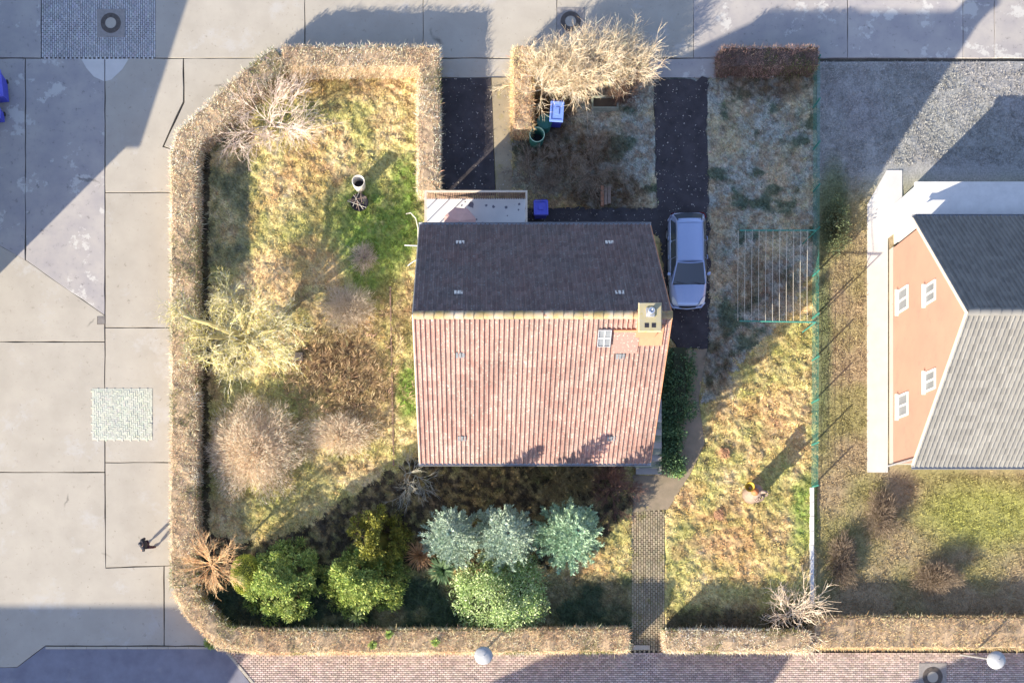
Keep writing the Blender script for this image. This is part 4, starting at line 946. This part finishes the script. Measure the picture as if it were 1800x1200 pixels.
# houses beyond the picture whose shadows reach into it
def plain_house(label, cx, cy, w, d, he, hr):
    loc = G(cx, cy); t = thing('shadow_house' if False else 'detached_house', label, 'house', (loc[0], loc[1], 0), 0, 'houses beyond the edge of the picture')
    g = MB(); g.box(-w / 2 + .3, w / 2 - .3, -d / 2 + .4, d / 2 - .4, -.1, he + .2); g.build('wall', M['render_wall'], t)
    g = MB(); v = []
    for X in (-w / 2, w / 2): v += [(X, -d / 2, he), (X, 0, hr), (X, d / 2, he)]
    g.add(v, [np.array([[0, 3, 4, 1], [1, 4, 5, 2], [2, 5, 3, 0]]), np.array([[0, 1, 2], [5, 4, 3]])]); g.build('roof', M['tile'], t)
plain_house('house beyond the bottom left corner, its shadow lies on the asphalt', -473, 1667, 20.0, 10.75, 3.56, 8.95)
plain_house('house beyond the bottom edge, its shadow lies below the path', 626, 1717, 10.4, 10.75, 3.56, 8.95)
plain_house('house beyond the bottom right, its shadow lies around the second lamp', 1361, 1717, 10.4, 10.75, 3.56, 8.95)
plain_house('house beyond the left edge, its shadow lies on the concrete street', -312, 353, 10.4, 15.4, 5.5, 7.5)

# ------------------------------------------------------------------ car
def car():
    t = thing('parked_car', 'silver blue estate car parked on the dark driveway beside the house', 'car', G(1203.5, 464.5), pi + R(.8))
    ys = np.array([-2.22, -2.17, -2.02, -1.7, -1.2, -.5, .2, .8, 1.25, 1.65, 1.95, 2.1, 2.19, 2.23])
    ws = np.array([.62, .76, .86, .905, .915, .915, .915, .91, .90, .87, .79, .70, .56, .42])
    tz = np.array([.86, .95, .98, .98, .96, .95, .95, .96, .965, .91, .83, .76, .68, .60])
    bz = np.array([.42, .34, .28, .22, .2, .2, .2, .2, .2, .22, .25, .28, .32, .36])
    rings = []
    for y, w, z, b in zip(ys, ws, tz, bz):
        half = [(0, b), (w * .8, b), (w * .97, b + .1), (w, b + (z - b) * .45), (w * .985, b + (z - b) * .72), (w * .93, z - .06), (w * .82, z - .012), (w * .5, z + .012), (0, z + .02)]
        rings.append([(x, y, zz) for x, zz in half] + [(-x, y, zz) for x, zz in half[-2:0:-1]])
    rings = np.array(rings); m = MB(); n = rings.shape[1]; V = rings.reshape(-1, 3); i = np.arange(n); j = (i + 1) % n
    m.add(V, [np.c_[i + k * n, i + (k + 1) * n, j + (k + 1) * n, j + k * n] for k in range(len(ys) - 1)] + [i[None], (i + (len(ys) - 1) * n)[::-1][None]])
    body = m.build('body', M['car_paint'], t, True)
    # cabin: pillars and rails in paint, glass set proud of it
    def ring(y, wb, wt, zb, zt): return [(-wb, y[0], zb), (-wt, y[1], zt), (wt, y[1], zt), (wb, y[0], zb)]
    def patch(c00, c10, c11, c01, nx=8, ny=6, bow=0.0, bowv=(0, 0, 1)):
        u = np.linspace(0, 1, nx)[:, None, None]; v = np.linspace(0, 1, ny)[None, :, None]
        P = (np.array(c00) * (1 - u) * (1 - v) + np.array(c10) * u * (1 - v) + np.array(c11) * u * v + np.array(c01) * (1 - u) * v)
        return P + bow * (4 * u * (1 - u)) * np.array(bowv)
    m = MB(); T = 1.435
    m.grid(patch((-.82, 1.2, .955), (.82, 1.2, .955), (.655, .26, T - .03), (-.655, .26, T - .03), 9, 5, .10, (0, .5, .2)))
    m.grid(patch((-.655, .26, T - .03), (.655, .26, T - .03), (.63, -1.68, T - .06), (-.63, -1.68, T - .06), 9, 7, .05))
    m.grid(patch((-.63, -1.68, T - .06), (.63, -1.68, T - .06), (.76, -2.1, .985), (-.76, -2.1, .985), 9, 4, .06, (0, -.9, .2)))
    for s in (-1, 1): m.grid(patch((s * .86, 1.2, .95), (s * .655, .26, T - .03), (s * .63, -1.68, T - .06), (s * .80, -2.1, .98), 6, 6)[:: s])
    m.build('cabin', M['car_paint'], t, True)
    o = .012
    m = MB(); m.grid(patch((-.77, 1.19, .975), (.77, 1.19, .975), (.61, .31, T - .035), (-.61, .31, T - .035), 12, 7, .11, (0, .55, .25)) + (0, o, o)); m.build('windscreen', M['glass'], t, True)
    m = MB(); m.grid(patch((-.58, -1.70, T - .05), (.58, -1.70, T - .05), (.70, -2.08, 1.02), (-.70, -2.08, 1.02), 9, 4, .07, (0, -1, .2)) + (0, -o, o)); m.build('rear_window', M['glass'], t, True)
    for s in (-1, 1):
        def sp(y, f):   # point on the cabin side
            yy = y; xb = .855 - .02 * abs(y) / 2; xt = .648; return (s * (xb * (1 - f) + xt * f + o * 1.3), yy, .965 * (1 - f) + (T - .045) * f)
        for (a0, a1, b0, b1) in ((.92, .06, .34, .04), (.02, -.78, .0, -.76), (-.84, -1.86, -.82, -1.58)):
            m = MB(); m.grid(np.array([[sp(a0, .07), sp(a1, .07)], [sp(b0, .9), sp(b1, .9)]])); m.build('side_window', M['glass'], t)
    m = MB(); m.grid(patch((-.60, .22, T - .012), (.60, .22, T - .012), (.585, -1.55, T - .04), (-.585, -1.55, T - .04), 10, 9, .052)); m.build('roof', M['car_paint'], t, True)
    m = MB()
    for s in (-1, 1): m.tube([(s * .635, .2, T - .01), (s * .64, -.7, T + .012), (s * .615, -1.6, T - .035)], .016, 6)
    m.build('roof_rail', M['alloy'], t)
    m = MB(); m.grid(patch((-.56, -1.58, T - .03), (.56, -1.58, T - .03), (.54, -1.78, T - .06), (-.54, -1.78, T - .06), 9, 3, .05)); m.build('rear_spoiler', M['car_paint'], t, True)
    # bonnet with two creases
    P = patch((-.72, 1.27, .985), (.72, 1.27, .985), (.50, 2.05, .80), (-.50, 2.05, .80), 11, 7, .035)
    P[:, :, 2] += .03 * np.sin(np.linspace(0, 1, 7) * pi)[None] + .012; P[3, :, 2] += .02; P[7, :, 2] += .02
    m = MB(); m.grid(P); m.build('bonnet', M['car_paint'], t, True)
    m = MB(); m.grid(patch((-.78, 1.18, .975), (.78, 1.18, .975), (.74, 1.275, .985), (-.74, 1.275, .985), 10, 2, .03)); m.build('cowl', M['trim'], t)
    m = MB()
    for s in (-.55, .12): m.tube([(s, 1.24, 1.03), (s + .5, 1.15, 1.055)], .012, 5)
    m.build('wiper', M['trim'], t)
    for s in (-1, 1):
        m = MB(); m.grid(np.array([[(s * .80, 1.80, .80), (s * .74, 1.78, .86), (s * .60, 1.95, .84)], [(s * .775, 2.0, .74), (s * .68, 2.0, .80), (s * .52, 2.1, .78)], [(s * .70, 2.12, .66), (s * .6, 2.14, .68), (s * .48, 2.19, .68)]])[:, ::s] + (s * .008, .012, .02)); m.build('headlight', M['lamp_clear'], t, True)
        m = MB(); m.grid(np.array([[(s * .87, -1.98, .95), (s * .87, -1.98, .70)], [(s * .79, -2.16, .95), (s * .79, -2.16, .70)], [(s * .55, -2.235, .92), (s * .58, -2.235, .72)]])[:, ::-s] + (s * .012, -.012, 0)); m.build('tail_light', M['lamp_red'], t)
        m = MB(); v = [(s * .86, .80, .96), (s * .94, .84, .95), (s * 1.03, .80, .96), (s * 1.05, .72, .98), (s * 1.0, .66, 1.0), (s * .88, .70, .98)]
        v = np.array(v); top = v + (0, 0, .09); top[:, :2] = (top[:, :2] - top[:, :2].mean(0)) * .8 + top[:, :2].mean(0)
        ii = np.arange(6); jj = (ii + 1) % 6; m.add(np.r_[v, top], [np.c_[ii, jj, jj + 6, ii + 6], (ii + 6)[None], ii[::-1][None]]); mi = m.build('mirror', M['car_paint'], t)
        g = MB(); g.add([(s * .9, .655, .97), (s * 1.02, .655, .97), (s * 1.01, .66, 1.05), (s * .91, .665, 1.05)], np.array([[0, 1, 2, 3]])); g.build('mirror_glass', M['glass'], mi)
        for y in (-.1, -1.0):
            m = MB(); m.tube([(s * .905, y + .1, .83), (s * .945, y + .07, .835), (s * .945, y - .07, .835), (s * .905, y - .1, .83)], .018, 6); m.build('door_handle', M['car_paint'], t)
        for y in (.98, -.02, -.92):
            m = MB(); m.box(s * .90 if s > 0 else -.925, .925 if s > 0 else -.90, y - .006, y + .006, .35, .86); m.build('door_gap', M['trim'], t)
        m = MB(); m.box(-.93 if s < 0 else .9, -.9 if s < 0 else .93, -1.1, 1.0, .2, .3); m.build('sill_trim', M['trim'], t)
        for y in (1.32, -1.36):
            w = MB(); w.lathe([(.20, -.1), (.30, -.11), (.32, -.06), (.32, .06), (.30, .11), (.20, .1)], 24); V = w.v[0]; w.v[0] = np.c_[V[:, 2] + s * .815, V[:, 0] + y, V[:, 1] + .32]
            wo = w.build('wheel', M['rubber'], t, True)
            r_ = MB(); r_.lathe([(0, .085), (.07, .09), (.1, .05), (.2, .085), (.2, .1), (.2, -.1)], 20); V = r_.v[0]; r_.v[0] = np.c_[V[:, 2] * s + s * .82, V[:, 0] + y, V[:, 1] + .32]; r_.build('rim', M['alloy'], wo)
    m = MB(); m.grid(np.array([[(-.42, 2.20, .66), (0, 2.245, .68), (.42, 2.20, .66)], [(-.4, 2.235, .5), (0, 2.262, .5), (.4, 2.235, .5)]]) + (0, .012, 0)); m.build('grille', M['trim'], t)
    m = MB(); m.box(-.26, .26, 2.262, 2.28, .40, .50); m.build('number_plate', M['white'], t)
    m = MB(); m.box(-.26, .26, -2.25, -2.235, .62, .72); m.build('number_plate', M['white'], t)
    m = MB(); m.tube([(-.86, 1.98, .42), (-.68, 2.19, .42), (0, 2.26, .42), (.68, 2.19, .42), (.86, 1.98, .42)], .06, 8); m.build('front_bumper', M['car_paint'], t, True)
    m = MB(); m.tube([(-.87, -1.95, .5), (-.72, -2.2, .5), (0, -2.26, .5), (.72, -2.2, .5), (.87, -1.95, .5)], .06, 8); m.build('rear_bumper', M['car_paint'], t, True)
car()

# ------------------------------------------------------------------ bins, barrels
def bin_(label, px, py, hh, w, d, rz, body, lid, group='blue rubbish bins'):
    t = thing('wheelie_bin', label, 'bin', (*G(px, py, hh)[:2], .05), rz, group)
    def tap(z0, z1, w0, d0, w1, d1):
        b = [(-w0, -d0, z0), (w0, -d0, z0), (w0, d0, z0), (-w0, d0, z0), (-w1, -d1, z1), (w1, -d1, z1), (w1, d1, z1), (-w1, d1, z1)]
        return b, np.array([(3, 2, 1, 0), (4, 5, 6, 7), (0, 1, 5, 4), (1, 2, 6, 5), (2, 3, 7, 6), (3, 0, 4, 7)])
    W2, D2 = w / 2, d / 2; m = MB(); m.add(*tap(.08, hh - .1, W2 * .78, D2 * .78, W2 * .93, D2 * .93)); m.add(*tap(hh - .16, hh - .1, W2 * .98, D2 * .98, W2, D2)); m.build('body', body, t)
    m = MB(); m.add(*tap(hh - .098, hh - .05, W2 * 1.03, D2 * 1.03, W2 * 1.0, D2 * 1.0)); q = W2 * .72
    lo = m.build('lid', lid, t)
    g = MB()
    for (a, b, c, e) in ((-W2 * .98, W2 * .98, D2 * .80, D2 * .97), (-W2 * .98, W2 * .98, -D2 * .97, -D2 * .84), (-W2 * .98, -W2 * .80, -D2 * .83, D2 * .79), (W2 * .80, W2 * .98, -D2 * .83, D2 * .79), (-W2 * .3, W2 * .3, -D2 * .3, D2 * .4)): g.box(a, b, c, e, hh - .051, hh - .012)
    g.build('lid_rim', lid, lo)
    m = MB(); m.tube([(-W2 * .8, D2 * 1.15, hh - .1), (W2 * .8, D2 * 1.15, hh - .1)], .016, 8); m.tube([(-W2 * .8, D2 * .95, hh - .1), (-W2 * .8, D2 * 1.15, hh - .1)], .016, 6); m.tube([(W2 * .8, D2 * .95, hh - .1), (W2 * .8, D2 * 1.15, hh - .1)], .016, 6); m.build('handle', body, t)
    for s in (-1, 1):
        m = MB(); m.lathe([(0, -.03), (.1, -.03), (.1, .03), (0, .03)], 16); V = m.v[0]; m.v[0] = np.c_[V[:, 2] + s * W2 * .8, V[:, 0] + D2 * .78, V[:, 1] + .1]; m.build('wheel', M['rubber'], t)
    return t
bin_('light blue lidded bin under the golden shrub', 979, 196, 1.08, .64, .95, R(-4), M['blue_bin'], M['blue_lid'])
bin_('violet blue bin beside the roof terrace', 951, 365, .92, .68, .7, R(1), M['blue_bin'], M['violet_lid'])
bin_('taller blue bin cut by the left edge of the picture', -13, 147, 1.1, .85, 1.25, R(6), M['blue_bin'], M['violet_lid'])
bin_('blue bin of which the left edge shows only a sliver', -11, 198, .8, .6, .5, R(2), M['blue_bin'], M['violet_lid'])
def barrel(label, px, py, hh, r, outer, rim, open_=True, name='rain_barrel', group=None):
    t = thing(name, label, 'barrel', (*G(px, py, hh)[:2], .03), 0, group); m = MB()
    m.lathe([(0, 0), (r * .86, 0), (r * .95, hh * .3), (r * .98, hh * .5), (r * .96, hh * .52), (r, hh * .9), (r * .98, hh - .02)] + ([(r * .9, hh - .02), (r * .86, hh * .5), (r * .8, .06), (0, .06)] if open_ else [(r * .9, hh), (r * .3, hh + .03), (0, hh + .03)]), 28); m.build('shell', outer, t, True)
    m = MB(); a = np.linspace(0, 2 * pi, 29); m.tube(np.c_[np.cos(a) * r * .97, np.sin(a) * r * .97, np.full(29, hh)], .022, 6, caps=False); m.build('rim', rim, t, True)
    if open_: m = MB(); m.lathe([(0, hh * .3), (r * .83, hh * .3)], 24); m.build('water', M['black'], t)
    else: m = MB(); m.lathe([(r * .2, hh + .03), (r * .2, hh + .06), (0, hh + .06)], 16); m.build('lid_knob', outer, t)
barrel('open green rain barrel with a pale rim beside the short hedge', 944, 237, .98, .36, M['green_plastic'], M['green_rim'])
barrel('closed dark green barrel between the open barrel and the bin', 957, 214, .8, .36, M['green_plastic'], M['green_plastic'], False)
barrel('white open barrel standing on the left lawn', 630, 319, .82, .30, M['white_barrel'], M['white_barrel'], True, 'white_barrel')
# fire bowl with sticks
t = thing('fire_bowl', 'black bowl heaped with sticks below the white barrel', 'fire bowl', G(633, 360))
m = MB(); m.lathe([(0, .05), (.3, .08), (.42, .3), (.44, .34), (.4, .3), (.28, .14), (0, .12)], 20); m.build('bowl', M['black'], t, True)
for k in range(9):
    a = rng.uniform(0, pi); c = rng.normal(0, .12, 2); L = rng.uniform(.3, .55); z = .36 + .02 * k
    MB().tube([(c[0] - cos(a) * L, c[1] - sin(a) * L, z), (c[0] + cos(a) * L, c[1] + sin(a) * L, z + .05)], .014, 6).build('stick', M['cord'] if k % 3 == 0 else M['bark'], t)
# ------------------------------------------------------------------ clothes line, fence, kerb wall
cl = thing('clothes_line', 'green clothes line frame with pale cords beside the fence', 'clothes line', G(1400, 500)); co = np.array([*G(1400, 500)[:2], 0])
for y in (405, 566):
    a = G(1300, y - (0 if y < 500 else 2), 2.1) - co; b = G(1434, y, 2.1) - co; f = b.copy(); f[2] = -.1
    m = MB(); m.tube([a, b], .035, 8); m.build('crossbar', M['green_metal'], cl); m = MB(); m.tube([f, b + (0, 0, .03)], .03, 8); m.build('post', M['green_metal'], cl)
    m = MB(); m.tube([b + (0, 0, -.5), b + (-.45, 0, -.02)], .016, 6); m.build('brace', M['green_metal'], cl)
for k in range(11):
    xx = 1298 + k * 12.2; a = G(xx, 405, 2.13) - co; b = G(xx - 1, 564, 2.13) - co
    u = np.linspace(0, 1, 9)[:, None]; pts = a * (1 - u) + b * u; pts[:, 2] -= (.06 * 4 * u * (1 - u))[:, 0]
    MB().tube(pts, .009, 5).build('cord', M['cord'], cl)
fc = thing('wire_fence', 'green wire mesh fence along the right side of the garden', 'fence', G(1428, 480)); fo = np.array([*G(1428, 480)[:2], 0])
ys_ = np.linspace(116, 856, 11)
for k, y in enumerate(ys_):
    p = G(1429.5 - k * .35, y) - fo; MB().box(p[0] - .03, p[0] + .03, p[1] - .03, p[1] + .03, -.1, 1.1).build('post', M['green_metal'], fc)
    if k < 10:
        q = G(1429.5 - (k + 1) * .35, ys_[k + 1]) - fo; m = MB()
        for z in (.1, .28, .46, .64, .82, 1.0):
            for e in (-.012, .012): m.tube([(p[0] + e, p[1] - .03, z), (q[0] + e, q[1] + .03, z)], .005, 4)
        n = 5; u = (np.arange(n) + .5) / n; P = p[None] * (1 - u[:, None]) + q[None] * u[:, None]; P0 = P.copy(); P1 = P.copy(); P0[:, 2] = .06; P1[:, 2] = 1.05
        m.segs(P0, P1, .004, .004, 4); m.build('mesh_panel', M['green_metal'], fc)
kw = thing('kerb_wall', 'low white edging wall below the end of the wire fence', 'wall', G(1425, 955)); ko = G(1425, 955)
y = 857
while y < 1060:
    a = G(1422.5, y)[:2] - ko[:2]; b = G(1428.5, y + 25)[:2] - ko[:2]; MB().box(a[0], b[0], b[1] + .006, a[1], -.1, .22).build('edging_stone', M['white'], kw); y += 25.4
kw = thing('edging_boards', 'row of grey edging boards left of the house', 'edging', G(688, 660)); ko = G(688, 660)
y = 505
while y < 800:
    a = G(685 + (y - 500) * .02, y)[:2] - ko[:2]; b = G(687.5 + (y - 500) * .02, y + 34)[:2] - ko[:2]; MB().box(a[0], b[0], b[1] + .02, a[1], -.05, .1).build('board', M['wood_dark'], kw); y += 35
# ------------------------------------------------------------------ street lamps, manholes, drain
def lamp(label, px, py, hh, base=None):
    top = G(px, py, hh); t = thing('street_lamp', label, 'street lamp', (top[0], top[1], 0), 0, 'ball topped street lamps')
    m = MB(); m.tube([(0, 0, -.1), (0, 0, .8), (0, 0, hh - .3)], [.06, .055, .04], 12); m.build('pole', M['zinc'], t)
    m = MB(); m.lathe([(.08, hh - .62), (.14, hh - .56), (.32, hh - .45), (.40, hh - .28), (.405, hh - .2)], 28); m.build('globe', M['lamp_clear'], t, True)
    m = MB(); m.lathe([(.415, hh - .22), (.42, hh - .19), (.38, hh - .09), (.26, hh - .02), (.1, hh + .015), (0, hh + .02)], 28); m.build('hood', M['lamp_dome'], t, True)
    m = MB(); m.tube([(0, 0, hh + .01), (.02, .02, hh + .09)], .02, 6); m.build('finial', M['zinc'], t)
    return t
lamp('ball topped street lamp in front of the laurel bush', 850, 1152, 4.0)
lamp('ball topped street lamp near the lower right manhole', 1755, 1160, 3.8)
def manhole(label, px, py, r, z):
    g = G(px, py); t = thing('manhole', label, 'manhole', (g[0], g[1], 0), 0, 'round manhole covers'); m = MB(); m.box(-r * 1.5, r * 1.5, -r * 1.5, r * 1.5, -.1, z + .012); m.build('surround', M['iron_lid'], t)
    m = MB(); m.lathe([(r * .62, z + .014), (r * .62, z + .03), (r * 1.05, z + .03), (r * 1.1, z + .013)], 32); m.build('ring', M['iron'], t)
    m = MB(); m.lathe([(r * .58, z + .013), (r * .58, z + .027), (0, z + .029)], 32); m.build('cover', M['concrete'], t)
    me = MB().box(-.03, .03, -.05, .05, 0, .012).mesh('lug'); me.materials.append(M['iron'])
    for k in range(8):
        o = bpy.data.objects.new('lug', me); C.objects.link(o); o.parent = t; a = k * pi / 4; o.location = (cos(a) * r * .84, sin(a) * r * .84, z + .0295); o.rotation_euler = (0, 0, a)
manhole('round manhole cover in the patch of paving at top left', 195, 41, .45, .01)
manhole('round manhole cover half hidden by the golden shrub', 1003, 38, .45, .0)
manhole('round manhole cover at the bottom edge near the second lamp', 1639, 1189, .45, .02)
t = thing('drain_grate', 'small rusty square drain grate in the left street', 'drain', G(178, 563)); m = MB(); m.box(-.2, .2, -.2, .2, -.06, .006); m.build('frame', M['iron'], t)
for k in range(6): MB().box(-.17, .17, -.17 + k * .06, -.13 + k * .06, .007, .016).build('bar', M['iron_lid'], t)
# ------------------------------------------------------------------ small things
t = thing('stone_trough', 'mossy stone trough behind the golden shrubs', 'trough', G(1062, 186)); m = MB()
m.box(-.65, .65, -.3, -.22, 0, .42); m.box(-.65, .65, .22, .3, 0, .42); m.box(-.65, -.57, -.219, .219, 0, .42); m.box(.57, .65, -.219, .219, 0, .42); m.build('rim', M['stone'], t); m = MB(); m.box(-.57, .57, -.22, .22, .0, .33); m.build('soil', M['soil'], t)
t = thing('plank_stack', 'small stack of reddish planks on the shaded ground near the drive', 'planks', G(1064, 346)); k = 0
for z in range(3):
    for e in (-.17, 0, .17): MB().box(e - .07, e + .07, -.5 + .06 * ((k * 7) % 3), .48 - .05 * ((k * 5) % 3), .05 + z * .055, .05 + z * .055 + .05).build('plank', M['bark'] if k % 3 else M['chimney'], t); k += 1
t = thing('paper_scrap', 'white scrap of paper behind the shaded hedge', 'litter', G(1357, 133)); m = MB(); m.add([(-.16, -.12, .16), (.02, -.16, .2), (.1, .06, .24), (.18, .16, .17), (-.02, .15, .22), (-.12, .02, .2)], np.array([[0, 1, 2, 5], [5, 2, 3, 4]])); m.build('sheet', M['paper'], t)
m = MB(); g = lambda x, y, h: G(x, y, h)
m.tube([g(714, 376, .3), g(722, 374, .5), g(731, 384, .6), g(735, 402, .5), g(735, 425, .3), g(733, 445, .1)], .028, 8); o = m.build('garden_hose', M['cord'], None, True, label='bent pale hose arching beside the dark roof corner', cat='hose')
m = MB(); m.tube([g(711, 431, .3), g(722, 431.5, .3), g(734, 432, .3)], .035, 8); m.tube([g(718, 431.5, .3), g(718, 431.5, .0)], .03, 6); m.build('water_pipe', M['white'], None, label='short white pipe sticking out left of the dark roof', cat='pipe')
m = MB(); m.tube([g(717, 467, .15), g(726, 460, .3), g(735, 455, .4)], .024, 7); m.build('support_rod', M['zinc'], None, label='thin grey rod leaning on the house left of the dark roof', cat='rod')
t = thing('inspection_box', 'small dark square lid among the withered plants', 'lid', G(527, 628)); m = MB(); m.prism(np.array([(-.2, -.2), (.2, -.2), (.2, .2), (-.2, .2)]), -.05, .3, bevel=.02); m.build('box', M['iron'], t)
# forked garden ornament with yellow and orange pots
t = thing('garden_ornament', 'tall driftwood ornament with yellow and orange pots on the right lawn', 'ornament', G(1318, 866), 0)
m = MB(); m.tube([(.08, -.08, -.05), (.05, -.05, .5), (0, 0, 1.1), (-.02, .05, 1.4)], [.5, .42, .36, .2], 10); m.tube([(0, 0, .9), (.25, -.05, 1.3), (.34, -.1, 1.62)], [.12, .1, .05], 8); m.tube([(0, 0, .8), (-.3, .1, 1.2), (-.36, .12, 1.45)], [.12, .1, .06], 8); m.build('trunk', M['bark'], t, True)
m = MB(); m.lathe([(0, 1.3), (.14, 1.3), (.22, 1.6), (.24, 1.62), (.2, 1.58), (.12, 1.36), (0, 1.36)], 18, (-.4, .16, 0)); m.build('yellow_pot', M['yellow'], t, True)
m = MB(); m.lathe([(0, 1.2), (.14, 1.24), (.19, 1.38), (.14, 1.52), (0, 1.56)], 18, (-.1, -.06, 0)); m.build('orange_ball', M['orange'], t, True)
for (cx_, cy_, r_) in ((.26, -.3, .2), (.5, -.12, .15), (.12, -.38, .16)):
    a = np.linspace(0, 5 * pi, 40); m = MB(); m.tube(np.c_[cx_ + np.cos(a) * r_ * (1 - a / 22), cy_ + np.sin(a) * r_ * (1 - a / 22), .9 + a * .02], .03, 6); m.build('coil', M['bark'], t, True)
for (x, y, r_, lab) in ((1272, 797, .35, 'patch of orange net on the right lawn below the driveway end'), (1262, 905, .3, 'patch of orange net on the right lawn near the path')):
    g0 = G(x, y); t = thing('orange_net', lab, 'net', (g0[0], g0[1], .1), R(50), 'scraps of orange net'); m = MB()
    for k in range(9):
        e = (k - 4) * .09
        for swap in (0, 1):
            L = r_ * (1 - abs(k - 4) / 7); pts = np.array([(-L, e * .6, .0), (0, e * .6 + .02, .1 * random.random()), (L, e * .6, 0)]) + rng.normal(0, .02, (3, 3)); pts[:, 2] = np.abs(pts[:, 2]) + .03
            if swap: pts[:, :2] = pts[:, 1::-1]
            m.tube(pts, .012, 4)
    m.build('strands', M['orange_net'], t)

# ------------------------------------------------------------------ the walker
def skin(name, verts, edges, radii, m, parent, root=0, sub=1):
    me = bpy.data.meshes.new(name); me.from_pydata([tuple(v) for v in verts], edges, []); o = bpy.data.objects.new(name, me); C.objects.link(o); o.parent = parent
    md = o.modifiers.new('skin', 'SKIN'); md.use_smooth_shade = True
    for i, r in enumerate(radii):
        sv = me.skin_vertices[0].data[i]; sv.radius = (r, r) if not isinstance(r, tuple) else r; sv.use_root = (i == root)
    sb = o.modifiers.new('subdivision', 'SUBSURF'); sb.levels = sub; sb.render_levels = sub
    me.materials.append(m); return o
def person():
    g = G(266, 958); t = thing('person', 'person in black jacket and maroon trousers walking beside the left hedge', 'person', (g[0], g[1], 0), R(97))
    # facing +Y before turning; feet apart in mid stride
    V = [(0, 0, .94), (0, .01, 1.14), (0, 0, 1.38), (0, .0, 1.49), (0, .02, 1.58), (0, .03, 1.68),
         (.1, 0, .9), (.11, .12, .5), (.11, .16, .09), (.11, .3, .05), (-.1, 0, .9), (-.11, -.05, .5), (-.11, -.2, .12), (-.11, -.08, .05),
         (.19, 0, 1.40), (.26, -.06, 1.14), (.27, .06, .90), (-.19, 0, 1.40), (-.26, .05, 1.14), (-.25, .2, .93)]
    E = [(0, 1), (1, 2), (2, 3), (3, 4), (4, 5), (0, 6), (6, 7), (7, 8), (8, 9), (0, 10), (10, 11), (11, 12), (12, 13), (2, 14), (14, 15), (15, 16), (2, 17), (17, 18), (18, 19)]
    Rd = [.13, .12, .14, .055, .085, .085, .08, .055, .04, .035, .08, .055, .04, .035, .055, .042, .03, .055, .042, .03]
    for (w, sgn) in ((16, 1), (19, -1)):   # palm and five curled fingers
        b = np.array(V[w]); p = len(V); V.append(tuple(b + (0, .03, -.07))); Rd.append(.026); E.append((w, p))
        for k, (dx, L) in enumerate(((-.03, .075), (-.01, .085), (.01, .08), (.028, .065))):
            a = len(V); V.append(tuple(b + (dx * .6, .05, -.12))); V.append(tuple(b + (dx, .045 - .02, -.12 - L * .7))); Rd += [.0095, .008]; E += [(p, a), (a, a + 1)]
        a = len(V); V.append(tuple(b + (-.035 * sgn, .07, -.08))); V.append(tuple(b + (-.03 * sgn, .085, -.12))); Rd += [.011, .009]; E += [(p, a), (a, a + 1)]
    skin('body', V, E, Rd, M['skin'], t)
    skin('jacket', [(0, 0, .86), (0, .01, 1.1), (0, 0, 1.36), (0, 0, 1.46), (.2, 0, 1.40), (.28, -.06, 1.14), (.28, .05, .93), (-.2, 0, 1.40), (-.28, .05, 1.14), (-.27, .18, .95)],
         [(0, 1), (1, 2), (2, 3), (2, 4), (4, 5), (5, 6), (2, 7), (7, 8), (8, 9)], [(.2, .16), (.19, .155), (.2, .165), .1, .09, .07, .055, .09, .07, .055], M['jacket'], t)
    skin('trousers', [(0, 0, .93), (.1, 0, .86), (.11, .12, .5), (.11, .16, .12), (-.1, 0, .86), (-.11, -.05, .5), (-.11, -.19, .15)], [(0, 1), (1, 2), (2, 3), (0, 4), (4, 5), (5, 6)], [.15, .11, .085, .07, .11, .085, .07], M['trousers'], t)
    for (x, y, z) in ((.11, .16, .06), (-.11, -.2, .08)):
        skin('shoe', [(x, y - .05, z), (x, y + .08, z - .01), (x, y + .19, z - .02)], [(0, 1), (1, 2)], [.055, .05, .04], M['black'], t)
    m = MB(); m.lathe([(.075, 1.60), (.108, 1.64), (.112, 1.70), (.09, 1.765), (.04, 1.795), (0, 1.80)], 18, (0, .01, 0)); m.build('hair', M['hair'], t, True)
    m = MB(); m.tube([(0, .105, 1.675), (0, .128, 1.645), (0, .11, 1.635)], [.01, .016, .012], 6); m.build('nose', M['skin'], t)
    for s in (-1, 1):
        m = MB(); m.lathe([(0, -.012), (.012, 0), (0, .012)], 8, (s * .035, .108, 1.68)); m.build('eye', M['white'], t)
        m = MB(); m.tube([(s * .086, .02, 1.69), (s * .1, .01, 1.665), (s * .086, .02, 1.635)], .012, 6); m.build('ear', M['skin'], t)
    m = MB(); m.tube([(-.03, .104, 1.605), (0, .112, 1.603), (.03, .104, 1.605)], .008, 6); m.build('mouth', M['chimney'], t)
person()
